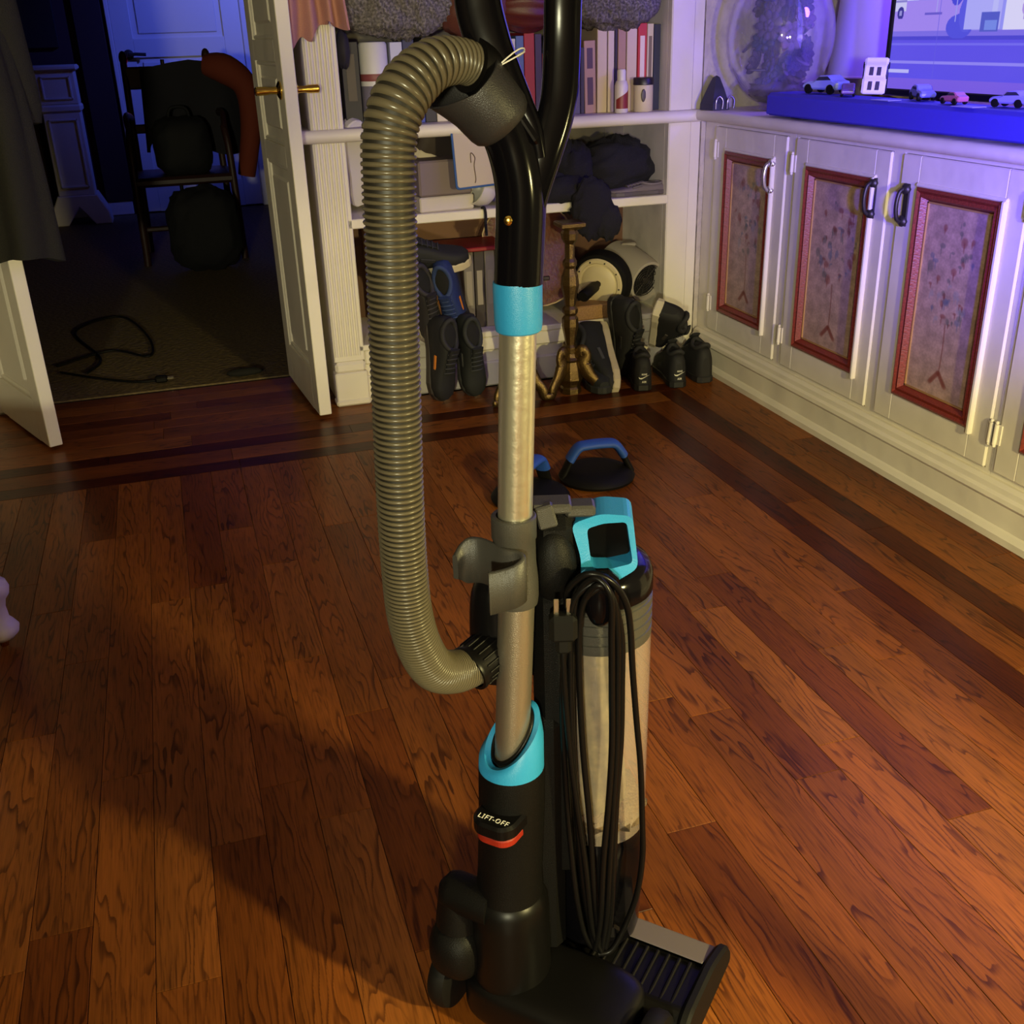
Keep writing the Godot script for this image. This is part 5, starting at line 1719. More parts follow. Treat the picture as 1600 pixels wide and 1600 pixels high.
func sneaker(o: Node3D, upper: Color, sole: Color, accent: Color, k := 1.0, mark := "") -> void:
	# toe at +x, heel at -x, sole on y = 0
	var st := begin()
	var out := []
	for p in [[-0.142, 0.018], [-0.13, 0.033], [-0.09, 0.039], [-0.03, 0.036], [0.03, 0.041], [0.085, 0.048], [0.122, 0.042], [0.146, 0.024], [0.153, 0.006]]: out.append(Vector2(p[0], p[1]))
	var poly := PackedVector2Array()
	for p in out: poly.append(p)
	for i in out.size(): poly.append(Vector2(out[out.size() - 1 - i].x, -out[out.size() - 1 - i].y))
	prism(st, poly, 0.028, 0.004, Transform3D(Basis(Vector3.RIGHT, -PI / 2), Vector3.ZERO))
	obj("sole", st, mat(sole, 0.6), o)
	st = begin()
	var rings := []
	for q in [[-0.138, 0.016, 0.055], [-0.132, 0.028, 0.075], [-0.11, 0.035, 0.082], [-0.06, 0.0355, 0.08], [-0.02, 0.035, 0.083], [0.02, 0.037, 0.068], [0.06, 0.042, 0.05], [0.1, 0.043, 0.038], [0.13, 0.034, 0.03], [0.147, 0.016, 0.018]]:
		rings.append(shoe_ring(q[0], q[1], 0.026, q[2] * k))
	loft(st, rings)
	obj("upper", st, mat(upper, 0.75), o)
	st = begin()
	# padded collar and dark opening
	var col := []
	for j in 25:
		var a := TAU * j / 24
		col.append(Vector3(-0.075 + 0.05 * cos(a), 0.026 + (0.082 + 0.008 * cos(a * 2.0)) * k, 0.026 * sin(a)))
	tube(st, col, 0.0085, 8, false)
	obj("collar", st, mat(upper.lightened(0.06), 0.8), o)
	st = begin()
	blob(st, Vector3(-0.075, 0.024 + 0.082 * k, 0), Vector3(0.047, 0.006, 0.024), 0, 1, 16)
	obj("lining", st, mat(rgb(12, 11, 13), 0.9), o)
	st = begin()
	tube(st, [Vector3(-0.028, 0.026 + 0.103 * k, 0), Vector3(0.0, 0.03 + 0.08 * k, 0), Vector3(0.055, 0.03 + 0.05 * k, 0)], [0.02, 0.019, 0.015], 10, true, 0.3, Vector3(0, 0, 1))
	var tg := obj("tongue", st, mat(upper, 0.8), o)
	st = begin()
	for i in 5:
		var x := -0.012 + i * 0.016
		var y := 0.032 + lerpf(0.09, 0.056, i / 4.0) * k
		tube(st, [Vector3(x, y - 0.008, -0.02), Vector3(x, y + 0.001, -0.008), Vector3(x, y + 0.001, 0.008), Vector3(x, y - 0.008, 0.02)], 0.0028, 6)
	obj("laces", st, mat(upper.lightened(0.1), 0.8), tg)
	for s in [-1.0, 1.0]:
		st = begin()
		box(st, Vector3(0.0, 0.055, s * 0.0365), Vector3(0.05, 0.012, 0.004), 0.0015, Transform3D(Basis(Vector3(0, 0, 1), -0.25), Vector3(0, 0.002, 0)))
		obj("side_stripe", st, mat(accent, 0.6), o)
	if mark != "":
		# curved tick and lettering on the heel
		var hf := Transform3D(Basis(Vector3(0, 0, 1), Vector3(0, 1, 0), Vector3(-1, 0, 0)), Vector3(-0.1435, 0.055, 0))
		st = begin()
		prism(st, PackedVector2Array([Vector2(-0.02, 0.004), Vector2(-0.0165, -0.003), Vector2(-0.008, -0.005), Vector2(0.022, 0.012), Vector2(-0.004, 0.001), Vector2(-0.013, 0.0)]), 0.0015, 0.0, hf)
		obj("tick_mark", st, M.print_white, o)
		for q in [["NIKE", 0.014, 0.00028], ["AIR", -0.016, 0.00032]]:
			var tm := TextMesh.new()
			tm.text = q[0]
			var sf := SystemFont.new()
			sf.font_names = PackedStringArray(["Droid Sans"])
			sf.font_weight = 700
			tm.font = sf
			tm.font_size = 32
			tm.pixel_size = q[2]
			tm.depth = 0.001
			var tx := put_mesh("lettering", tm, M.print_white, o)
			tx.transform = hf * Transform3D(Basis(), Vector3(0.002, q[1], 0.0008))

func place_shoe(label: String, at: Vector3, b: Basis, upper: Color, sole: Color, accent: Color, group: String, mark := "", k := 1.0, s := 1.0) -> Node3D:
	var o := thing("shoe", label, "shoe", at, 0.0, group)
	sneaker(o, upper, sole, accent, k, mark)
	o.transform = Transform3D(b.scaled(Vector3.ONE * s), at)
	return o

func look(toe: Vector3, top: Vector3) -> Basis:      # x towards the toe, y out of the shoe's opening
	var x := toe.normalized()
	var y := (top - x * top.dot(x)).normalized()
	return Basis(x, y, x.cross(y))

func shoes() -> void:
	var blk := rgb(20, 19, 24)
	var g1 := "dark trainers piled by the pilaster"
	var orange := rgb(206, 120, 30)
	place_shoe("black trainer standing on its toe nearest the wand in the left shoe pile", Vector3(0.885, 0.16, -3.375), look(Vector3(0.1, -1, 0.12), Vector3(0.1, 0.1, 1)), rgb(24, 26, 28), rgb(34, 34, 36), rgb(60, 60, 62), g1)
	place_shoe("black trainer with blue side panel and orange marks in the left shoe pile", Vector3(0.862, 0.345, -3.415), look(Vector3(0.15, -1, 0.05), Vector3(-0.5, 0.0, 1)), rgb(26, 44, 92), rgb(20, 20, 24), orange, g1)
	place_shoe("black trainer with orange marks leaning by the hose in the left shoe pile", Vector3(0.775, 0.16, -3.37), look(Vector3(0.0, -1, 0.15), Vector3(0.35, 0.0, 1)), blk, rgb(44, 36, 36), orange, g1)
	place_shoe("black trainer with a broad white sole on top of the left shoe pile", Vector3(0.775, 0.44, -3.42), look(Vector3(1, 0.12, 0.25), Vector3(0, 1, 0.4)), blk, rgb(196, 182, 152), rgb(34, 32, 38), g1)
	place_shoe("dark trainer between the hose and the others of the left shoe pile", Vector3(0.74, 0.335, -3.43), look(Vector3(0.3, -1, 0.1), Vector3(0.3, 0.0, 1)), rgb(30, 26, 32), rgb(150, 140, 130), rgb(60, 50, 56), g1)
	var g2 := "trainers piled in the corner by the cabinets"
	place_shoe("black trainer with white heel marks left of its twin in the corner pile", Vector3(1.5, 0, -3.312), look(Vector3(0.28, 0, -1), Vector3.UP), blk, rgb(18, 17, 20), rgb(26, 25, 30), g2, "yes", 1.3, 0.9)
	place_shoe("black trainer with white heel marks nearest the cabinets", Vector3(1.618, 0, -3.3), look(Vector3(0.2, 0, -1), Vector3.UP), blk, rgb(18, 17, 20), rgb(26, 25, 30), g2, "yes", 1.3, 0.9)
	place_shoe("black trainer wedged behind the pair against the corner baseboard", Vector3(1.712, 0.0, -3.315), look(Vector3(0.05, 0.0, -1), Vector3(0, 1, 0)), rgb(24, 22, 26), rgb(28, 26, 30), rgb(30, 28, 34), g2, "", 1.4, 0.9)
	place_shoe("dark trainer with a cream sole tipped on its side beside the candlestick", Vector3(1.405, 0.09, -3.34), look(Vector3(-0.12, -0.62, 0.75), Vector3(-1, 0.1, 0.1)), rgb(26, 28, 34), rgb(196, 184, 164), rgb(70, 72, 78), g2)
	place_shoe("dark trainer lying flat just right of the candlestick feet", Vector3(1.345, 0, -3.36), look(Vector3(-0.1, 0, 1), Vector3.UP), rgb(28, 32, 38), rgb(40, 42, 46), rgb(90, 92, 96), g2)
	place_shoe("black trainer with a rounded cream sole edge on top of the corner pile", Vector3(1.56, 0.205, -3.325), look(Vector3(0.3, -0.6, -0.7), Vector3(0.75, -0.3, 0.45)), blk, rgb(196, 186, 168), rgb(60, 54, 52), g2)
	place_shoe("dark trainer standing on its toe at the back of the corner pile under the fan", Vector3(1.462, 0.15, -3.41), look(Vector3(0.12, -1, 0.05), Vector3(0.3, 0.0, 1)), rgb(22, 22, 26), rgb(30, 30, 32), rgb(34, 34, 38), g2)

# ------------------------------------------------------------------ on the floor
func push_up_handle(at: Vector3, turn: float, label: String) -> void:
	var o := thing("push_up_handle", label, "push up handle", at, turn, "push-up handles on the floor")
	var st := begin()
	lathe(st, [Vector2(0, 0), Vector2(0.09, 0), Vector2(0.104, 0.004), Vector2(0.107, 0.012), Vector2(0.1, 0.022), Vector2(0.085, 0.03), Vector2(0.06, 0.034), Vector2(0, 0.03)], Transform3D(Basis(), Vector3.ZERO), 56)
	obj("base", st, M.rubber, o)
	st = begin()
	var arch := curve([Vector3(-0.1, 0.016, 0), Vector3(-0.09, 0.036, 0), Vector3(-0.07, 0.074, 0), Vector3(-0.053, 0.095, 0), Vector3(-0.03, 0.101, 0), Vector3(0.03, 0.101, 0), Vector3(0.053, 0.095, 0), Vector3(0.07, 0.074, 0), Vector3(0.09, 0.036, 0), Vector3(0.1, 0.016, 0)], 4)
	tube(st, arch, 0.0095, 12, true, 2.2, Vector3.LEFT)
	obj("bow", st, M.rubber, o)
	st = begin()
	var top := curve([Vector3(-0.078, 0.064, 0), Vector3(-0.055, 0.096, 0), Vector3(-0.03, 0.103, 0), Vector3(0.03, 0.103, 0), Vector3(0.055, 0.096, 0), Vector3(0.078, 0.064, 0)], 5)
	tube(st, top, 0.0125, 14, true, 2.0, Vector3.LEFT)
	obj("blue_grip", st, M.blue_grip, o)

func floor_things() -> void:
	M.blue_grip = bumped(mat(rgb(36, 78, 170), 0.55), 0.2, 2.0, 20.0, 61)
	push_up_handle(Vector3(1.025, 0.0, -2.53), -0.1, "push-up handle with blue grip seen whole beside the wand")
	push_up_handle(Vector3(0.805, 0.0, -2.46), 0.8, "push-up handle with blue grip partly hidden behind the wand")
	# white table with turned legs, one leg showing
	var o := thing("table", "low white table of which one turned leg shows at the frame's edge", "table", Vector3(-0.475, 0, -2.15))
	var prof := [Vector2(0, 0.018), Vector2(0.022, 0.018), Vector2(0.034, 0.03), Vector2(0.037, 0.042), Vector2(0.03, 0.054), Vector2(0.022, 0.064), Vector2(0.02, 0.09), Vector2(0.024, 0.108), Vector2(0.033, 0.12), Vector2(0.036, 0.134), Vector2(0.032, 0.148), Vector2(0.022, 0.156), Vector2(0.021, 0.162), Vector2(0.026, 0.19), Vector2(0.03, 0.24), Vector2(0.029, 0.29), Vector2(0.024, 0.31), Vector2(0.032, 0.32), Vector2(0.032, 0.36), Vector2(0, 0.36)]
	var st := begin()
	for p in [Vector3(0, 0, 0), Vector3(-0.7, 0, 0), Vector3(0, 0, 0.42), Vector3(-0.7, 0, 0.42)]:
		st = begin()
		lathe(st, prof, Transform3D(Basis(), p), 32, 60)
		var leg := obj("leg", st, mat(rgb(214, 204, 206), 0.4), o)
		st = begin()
		lathe(st, [Vector2(0, 0), Vector2(0.008, 0.0), Vector2(0.012, 0.02), Vector2(0, 0.02)], Transform3D(Basis(), p), 16)
		obj("caster", st, M.brass, leg)
	st = begin()
	box(st, Vector3(-0.35, 0.345, 0.21), Vector3(0.74, 0.05, 0.46), 0.004)
	box(st, Vector3(-0.35, 0.38, 0.21), Vector3(0.78, 0.025, 0.5), 0.008)
	obj("tabletop", st, mat(rgb(214, 204, 200), 0.4), o)

# ------------------------------------------------------------------ on the worktop
func screen_texture() -> ImageTexture:
	# a cartoon street, drawn in metres of the screen: 1.23 wide, 0.7 high
	var w := 656
	var h := 374
	var im := Image.create(w, h, false, Image.FORMAT_RGB8)
	var k := w / 1.23
	var R := func(s0: float, t0: float, s1: float, t1: float, c: Color) -> void:
		im.fill_rect(Rect2i(int(s0 * k), int(h - t1 * k), maxi(1, int((s1 - s0) * k)), maxi(1, int((t1 - t0) * k))), c)
	var E := func(s: float, t: float, rs: float, rt: float, c: Color) -> void:
		for y in range(maxi(0, int(h - (t + rt) * k)), mini(h, int(h - (t - rt) * k))):
			for x in range(maxi(0, int((s - rs) * k)), mini(w, int((s + rs) * k))):
				if pow((x / k - s) / rs, 2) + pow(((h - y) / k - t) / rt, 2) < 1.0: im.set_pixel(x, y, c)
	R.call(0, 0, 1.24, 0.71, rgb(150, 142, 246))
	R.call(0, 0.3, 1.24, 0.71, rgb(168, 170, 255))
	# road, kerb, pavement
	R.call(0, 0, 1.24, 0.135, rgb(96, 84, 238))
	R.call(0, 0.0, 1.24, 0.03, rgb(124, 96, 232))
	R.call(0, 0.066, 1.24, 0.074, rgb(146, 136, 250))
	R.call(0, 0.113, 1.24, 0.12, rgb(118, 110, 246))
	R.call(0, 0.125, 1.24, 0.136, rgb(78, 72, 214))
	R.call(0, 0.136, 1.24, 0.15, rgb(126, 112, 236))
	R.call(0, 0.15, 0.32, 0.225, rgb(164, 138, 246))
	R.call(0, 0.042, 0.09, 0.052, rgb(190, 188, 255))
	# pale building and pickup at the left
	R.call(0, 0.225, 0.1, 0.5, rgb(224, 224, 255))
	R.call(0.045, 0.225, 0.048, 0.5, rgb(180, 178, 236))
	R.call(0.08, 0.225, 0.083, 0.5, rgb(180, 178, 236))
	R.call(0, 0.2, 0.05, 0.225, rgb(206, 204, 250))
	R.call(0, 0.222, 0.05, 0.228, rgb(140, 134, 214))
	E.call(0.026, 0.197, 0.014, 0.016, rgb(56, 50, 150))
	E.call(0.026, 0.196, 0.007, 0.008, rgb(150, 146, 220))
	# far red wall and dark trees
	R.call(0.1, 0.225, 0.29, 0.3, rgb(184, 104, 214))
	E.call(0.13, 0.3, 0.05, 0.055, rgb(96, 92, 228))
	E.call(0.19, 0.34, 0.07, 0.06, rgb(86, 84, 226))
	E.call(0.25, 0.26, 0.03, 0.05, rgb(76, 76, 222))
	E.call(0.27, 0.16, 0.05, 0.03, rgb(84, 84, 228))
	E.call(0.295, 0.19, 0.03, 0.045, rgb(92, 92, 232))
	R.call(0.252, 0.17, 0.256, 0.26, rgb(160, 158, 248))
	E.call(0.18, 0.27, 0.012, 0.035, rgb(196, 196, 252))
	R.call(0.176, 0.19, 0.18, 0.25, rgb(172, 166, 246))
	R.call(0.13, 0.188, 0.2, 0.194, rgb(106, 92, 210))
	R.call(0.19, 0.03, 0.193, 0.35, rgb(104, 96, 232))
	# columned building
	R.call(0.29, 0.15, 0.42, 0.7, rgb(176, 174, 255))
	R.call(0.32, 0.22, 0.36, 0.7, rgb(132, 146, 250))
	R.call(0.385, 0.15, 0.405, 0.7, rgb(190, 190, 255))
	R.call(0.42, 0.15, 0.6, 0.7, rgb(150, 150, 252))
	R.call(0.43, 0.15, 0.585, 0.3, rgb(222, 218, 255))
	E.call(0.507, 0.3, 0.078, 0.1, rgb(222, 218, 255))
	R.call(0.45, 0.3, 0.48, 0.345, rgb(196, 188, 250))
	R.call(0.456, 0.305, 0.475, 0.34, rgb(240, 240, 255))
	R.call(0.5, 0.27, 0.512, 0.39, rgb(206, 198, 250))
	R.call(0.53, 0.28, 0.575, 0.345, rgb(186, 176, 244))
	R.call(0.536, 0.285, 0.549, 0.335, rgb(236, 236, 255))
	R.call(0.556, 0.285, 0.57, 0.335, rgb(236, 236, 255))
	E.call(0.51, 0.2, 0.026, 0.022, rgb(176, 150, 232))
	R.call(0.494, 0.17, 0.5, 0.19, rgb(166, 140, 226))
	R.call(0.524, 0.17, 0.53, 0.19, rgb(166, 140, 226))
	E.call(0.503, 0.235, 0.006, 0.02, rgb(140, 120, 214))
	E.call(0.522, 0.225, 0.012, 0.008, rgb(206, 206, 250))
	R.call(0.35, 0.145, 0.415, 0.19, rgb(86, 94, 206))
	R.call(0.365, 0.148, 0.41, 0.172, rgb(120, 140, 236))
	# the street goes on to the right
	for i in 3:
		var s := 0.62 + i * 0.21
		R.call(s, 0.15, s + 0.19, 0.62, [rgb(176, 174, 255), rgb(206, 200, 255), rgb(150, 160, 250)][i])
		R.call(s + 0.03, 0.26, s + 0.07, 0.36, rgb(110, 112, 236))
		R.call(s + 0.1, 0.15, s + 0.14, 0.3, rgb(96, 92, 222))
		E.call(s + 0.17, 0.26, 0.04, 0.06, rgb(84, 84, 226))
	return ImageTexture.create_from_image(im)

func toy_car(at: Vector3, b: Basis, c: Color, stripe: Color, label: String, s := 1.0, hollow := false) -> void:
	var o := thing("toy_car", label, "toy car", at, 0.0, "toy cars on the soundbar")
	o.transform = Transform3D(b.scaled(Vector3.ONE * s), at)
	var st := begin()
	var side := outline([Vector2(-0.04, 0.007), Vector2(0.041, 0.007), Vector2(0.042, 0.015), Vector2(0.034, 0.019), Vector2(0.014, 0.0205), Vector2(0.004, 0.029), Vector2(-0.018, 0.03), Vector2(-0.03, 0.022), Vector2(-0.041, 0.02)], 0.004, 3)
	prism(st, side, 0.032, 0.003, Transform3D(Basis(), Vector3(0, 0, -0.016)))
	obj("body", st, mat(c, 0.3), o)
	st = begin()
	prism(st, outline([Vector2(0.0105, 0.0205), Vector2(0.003, 0.0275), Vector2(-0.017, 0.0282), Vector2(-0.026, 0.022)], 0.002, 2), 0.0328, 0.001, Transform3D(Basis(), Vector3(0, 0, -0.0164)))
	obj("windows", st, mat(rgb(40, 40, 60), 0.15), o)
	if stripe.a > 0.0:
		for z in [-0.005, 0.005]:
			st = begin()
			span(st, Vector3(0.014, 0.0195, z - 0.0028), Vector3(0.034, 0.0212, z + 0.0028), 0.0004)
			span(st, Vector3(-0.016, 0.0288, z - 0.0028), Vector3(0.003, 0.0306, z + 0.0028), 0.0004)
			obj("stripe", st, mat(stripe, 0.4), o)
	for x in [-0.025, 0.026]:
		for z in [-1.0, 1.0]:
			st = begin()
			lathe(st, [Vector2(0, -0.003), Vector2(0.0075, -0.003), Vector2(0.008, 0.0), Vector2(0.0075, 0.003), Vector2(0.004, 0.0034), Vector2(0, 0.0034)], Transform3D(Basis(Vector3.RIGHT, PI / 2 * z), Vector3(x, 0.008, z * 0.0145)), 16)
			obj("wheel", st, M.rubber, o)

func counter_things() -> void:
	var st := begin()
	# television facing the room, standing on two feet
	var o := thing("television", "wide flat television showing a cartoon street in blue light", "television", Vector3(2.02, 0.891, 0))
	span(st, Vector3(0.0, 0.06, -2.79), Vector3(0.05, 0.79, -1.51), 0.006)
	obj("casing", st, M.black, o)
	st = begin()
	for b in [[0.06, 0.079, -2.79, -1.51], [0.775, 0.79, -2.79, -1.51]]: span(st, Vector3(-0.008, b[0], b[2]), Vector3(0.004, b[1], b[3]), 0.003)
	for b in [[-2.79, -2.772], [-1.528, -1.51]]: span(st, Vector3(-0.008, 0.06, b[0]), Vector3(0.004, 0.79, b[1]), 0.003)
	obj("bezel", st, M.black, o)
	st = begin()
	var q := [Vector3(-0.003, 0.078, -2.773), Vector3(-0.003, 0.078, -1.527), Vector3(-0.003, 0.776, -1.527), Vector3(-0.003, 0.776, -2.773)]
	uvtri(st, q[0], q[1], q[2], Vector2(0, 1), Vector2(1, 1), Vector2(1, 0))
	uvtri(st, q[0], q[2], q[3], Vector2(0, 1), Vector2(1, 0), Vector2(0, 0))
	var sm := mat(Color.BLACK, 0.25)
	sm.emission_enabled = true
	sm.emission = Color.WHITE
	sm.emission_texture = screen_texture()
	sm.emission_operator = BaseMaterial3D.EMISSION_OP_MULTIPLY
	sm.emission_energy_multiplier = 0.9
	obj("screen", st, sm, o)
	for z in [-2.6, -1.7]:
		st = begin()
		tube(st, [Vector3(0.02, 0.07, z), Vector3(-0.07, 0.006, z)], 0.008, 8)
		tube(st, [Vector3(0.02, 0.07, z), Vector3(0.12, 0.006, z)], 0.008, 8)
		obj("foot", st, M.black, o)
	var al := AreaLight3D.new()
	al.name = "television_light"
	al.area_size = Vector2(1.22, 0.68)
	al.light_color = LIGHT.television[0]
	al.light_energy = LIGHT.television[1]
	al.area_range = 14.0
	al.area_attenuation = 2.0
	al.shadow_enabled = true
	al.transform = Transform3D(Basis(Vector3.UP, PI / 2), Vector3(2.008, 1.32, -2.15))
	add_child(al)
	st = begin()
	span(st, Vector3(0.051, 0.2, -2.76), Vector3(0.056, 0.7, -2.748), 0.001)
	obj("added_strip", st, glow(Color(0.42, 0.3, 1.0), 1.5), o)  # strip added for violet light on the lampshade and bowl
	omni("added_strip_light", Vector3(2.11, 1.36, -2.755), LIGHT.strip[0], LIGHT.strip[1], 0.06)
	# black soundbar, the blue haze of the screen put into its colour
	o = thing("soundbar", "long black soundbar painted blue with the screen glow lying along the worktop edge under the television", "soundbar", Vector3(1.83, 0.8905, -2.3))
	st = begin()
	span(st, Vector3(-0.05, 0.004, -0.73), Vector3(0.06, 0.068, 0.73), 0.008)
	obj("body", st, bumped(mat(rgb(56, 48, 170), 0.6), 0.3, 2.0, 30.0, 71), o)  # blue glow painted into the casing
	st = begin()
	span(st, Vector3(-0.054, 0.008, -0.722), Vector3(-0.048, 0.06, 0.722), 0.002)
	obj("grille_cloth", st, bumped(mat(rgb(62, 54, 190), 0.85), 0.4, 3.0, 40.0, 72), o)  # blue glow painted into the cloth
	for z in [-0.6, 0.6]:
		st = begin()
		span(st, Vector3(-0.03, 0.0, z - 0.02), Vector3(0.04, 0.005, z + 0.02), 0.001)
		obj("foot", st, M.rubber, o)
	# glass bowl with dried flowers
	var bc := Vector3(1.945, 1.112, -3.25)
	o = thing("glass_bowl", "tall round clear glass bowl holding dried flowers beside the television", "bowl", Vector3(bc.x, 0.891, bc.z))
	st = begin()
	var pr := []
	for i in 25:
		var a := -PI / 2 + 0.25 + (PI * 0.93 - 0.25) * i / 24
		pr.append(Vector2(0.168 * cos(a), 0.221 + 0.212 * sin(a)))
	pr[0] = Vector2(0.045, 0.0155)
	pr.push_front(Vector2(0.06, 0.001))
	pr.push_front(Vector2(0.0, 0.001))
	lathe(st, pr, Transform3D(), 64)
	var ins := []
	for p in pr.slice(2): ins.append(Vector2(maxf(p.x - 0.004, 0.0), p.y + 0.003 * (1.0 - p.y / 0.4)))
	ins.reverse()
	lathe(st, ins, Transform3D(), 64)
	obj("shell", st, M.glass, o)
	st = begin()
	var rim := []
	for j in 41: rim.append(Vector3(0.037 * cos(TAU * j / 40), 0.428, 0.037 * sin(TAU * j / 40)))
	tube(st, rim, 0.004, 8, false)
	obj("rim", st, M.glass, o)
	flowers(bc)
	# lampshade behind, beside the television
	o = thing("table_lamp", "unlit table lamp with a large white fabric shade behind the bowl", "lamp", Vector3(2.33, 0.891, -3.23))
	st = begin()
	lathe(st, [Vector2(0.178, 0.09), Vector2(0.18, 0.09), Vector2(0.15, 0.42), Vector2(0.147, 0.42), Vector2(0.177, 0.093)], Transform3D(), 56)
	obj("shade", st, bumped(mat(rgb(206, 200, 206), 0.85), 0.2, 1.5, 14.0, 73, 0.1), o)
	st = begin()
	for y in [0.092, 0.418]:
		var ring := []
		var r := 0.179 if y < 0.2 else 0.149
		for j in 49: ring.append(Vector3(r * cos(TAU * j / 48), y, r * sin(TAU * j / 48)))
		tube(st, ring, 0.004, 8, false)
	obj("shade_trim", st, mat(rgb(206, 196, 190), 0.7), o)
	st = begin()
	lathe(st, [Vector2(0, 0), Vector2(0.07, 0), Vector2(0.072, 0.012), Vector2(0.03, 0.025), Vector2(0.02, 0.08), Vector2(0.035, 0.13), Vector2(0.015, 0.2), Vector2(0.01, 0.4), Vector2(0, 0.4)], Transform3D(), 32)
	obj("base", st, M.bronze, o)
	# dark ornament at the corner
	o = thing("ornament", "small dark peaked ornament with pale wire loops below the glass bowl", "ornament", Vector3(1.8, 0.891, -3.395))
	st = begin()
	lathe(st, [Vector2(0.052, 0.0), Vector2(0.05, 0.02), Vector2(0.03, 0.065), Vector2(0.012, 0.1), Vector2(0, 0.106)], Transform3D(Basis(Vector3.UP, 0.3)), 5, 10, true)
	obj("body", st, mat(rgb(46, 44, 60), 0.5), o)
	st = begin()
	for s in [-0.012, 0.03]:
		tube(st, curve([Vector3(s - 0.012, 0.004, 0.05), Vector3(s - 0.012, 0.03, 0.052), Vector3(s, 0.042, 0.05), Vector3(s + 0.012, 0.03, 0.052), Vector3(s + 0.012, 0.004, 0.05)], 4), 0.003, 6)
	obj("wire_loop", st, M.pale_metal, o)
	# toy cars
	var none := Color(0, 0, 0, 0)
	toy_car(Vector3(1.82, 1.012, -2.555), look(Vector3(-0.2, -0.95, 0.2), Vector3(-0.6, 0.3, 0.75)) * Basis.from_scale(Vector3(1, 1, 1.7)), rgb(222, 214, 216), rgb(52, 44, 66), "white toy car with two dark stripes tipped on its nose on the soundbar", 1.1)
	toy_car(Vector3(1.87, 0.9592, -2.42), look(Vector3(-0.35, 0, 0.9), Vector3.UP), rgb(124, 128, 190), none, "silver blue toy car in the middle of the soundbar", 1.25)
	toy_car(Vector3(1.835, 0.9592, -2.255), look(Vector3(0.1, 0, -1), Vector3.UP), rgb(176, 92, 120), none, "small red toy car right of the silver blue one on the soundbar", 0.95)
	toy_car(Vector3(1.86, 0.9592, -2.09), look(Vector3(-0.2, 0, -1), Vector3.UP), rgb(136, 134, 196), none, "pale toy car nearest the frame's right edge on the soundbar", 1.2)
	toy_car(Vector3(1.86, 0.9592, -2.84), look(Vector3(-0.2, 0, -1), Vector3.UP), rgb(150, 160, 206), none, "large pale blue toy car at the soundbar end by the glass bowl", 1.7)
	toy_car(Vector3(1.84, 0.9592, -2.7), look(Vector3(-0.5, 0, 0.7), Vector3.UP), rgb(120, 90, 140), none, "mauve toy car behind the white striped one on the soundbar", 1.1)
	# pieces of card on the soundbar
	for k in 2:
		st = begin()
		box(st, Vector3([1.806, 1.8][k], 0.9602, [-2.48, -2.16][k]), Vector3(0.04, 0.0018, 0.075), 0.0006, Transform3D())
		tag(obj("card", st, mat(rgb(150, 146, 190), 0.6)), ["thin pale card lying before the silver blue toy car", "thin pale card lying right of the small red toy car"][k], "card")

func flowers(c: Vector3) -> void:
	var o := thing("flower_arrangement", "dried dark blue and mauve flowers filling the round glass bowl", "flowers", Vector3(c.x, 0.9, c.z))
	var r := RandomNumberGenerator.new()
	r.seed = 91
	var cols := [rgb(26, 24, 62), rgb(44, 38, 84), rgb(58, 42, 72), rgb(24, 34, 62), rgb(88, 72, 92)]
	for i in 30:
		var y := 0.06 + 0.31 * i / 29.0
		var rr := (0.085 if i % 3 > 0 else 0.03) * sin(PI * clampf((y - 0.0) / 0.43, 0, 1))
		var a := r.randf() * TAU
		var p := Vector3(rr * cos(a), y, rr * sin(a))
		var st := begin()
		var ax := Vector3(cos(a), r.randf_range(-0.1, 0.8), sin(a)).normalized()
		var xf := axis_to(p, p + ax)
		for k in 9:
			var b := TAU * k / 9
			var t := Vector3(cos(b), 0.35, sin(b))
			blob(st, xf * (t * 0.024), Vector3(0.024, 0.008, 0.015), 0.3, 3.0, 10, k + i, xf.basis * Basis(Vector3.UP, -b) * Basis(Vector3(0, 0, 1), 0.4))
		for k in 5:
			var b := TAU * k / 5 + 0.3
			blob(st, xf * Vector3(0.009 * cos(b), 0.014, 0.009 * sin(b)), Vector3(0.011, 0.011, 0.008), 0.2, 3.0, 8, k)
		obj("flower", st, mat(cols[i % 5], 0.8), o)
	for i in 12:
		var a := r.randf() * TAU
		var y := r.randf_range(0.05, 0.36)
		var rr := 0.11 * sin(PI * clampf(y / 0.43, 0, 1)) * r.randf_range(0.6, 1.0)
		var st := begin()
		blob(st, Vector3(rr * cos(a), y, rr * sin(a)), Vector3(0.034, 0.004, 0.014), 0.3, 2.0, 12, i, Basis(Vector3.UP, -a + r.randf_range(-0.8, 0.8)) * Basis(Vector3(0, 0, 1), r.randf_range(-0.8, 0.9)))
		obj("leaf", st, mat([rgb(52, 66, 84), rgb(86, 78, 96), rgb(60, 54, 70)][i % 3], 0.8), o)
	var st := begin()
	for i in 8:
		var a := TAU * i / 8
		tube(st, curve([Vector3(0.01 * cos(a), 0.02, 0.01 * sin(a)), Vector3(0.03 * cos(a + 0.5), 0.15, 0.03 * sin(a + 0.5)), Vector3(0.05 * cos(a), 0.32, 0.05 * sin(a))], 5), 0.0025, 6)
	blob(st, Vector3(0, 0.05, 0), Vector3(0.085, 0.035, 0.085), 0.5, 6.0, 30, 44)
	obj("stem", st, mat(rgb(62, 50, 66), 0.9), o)

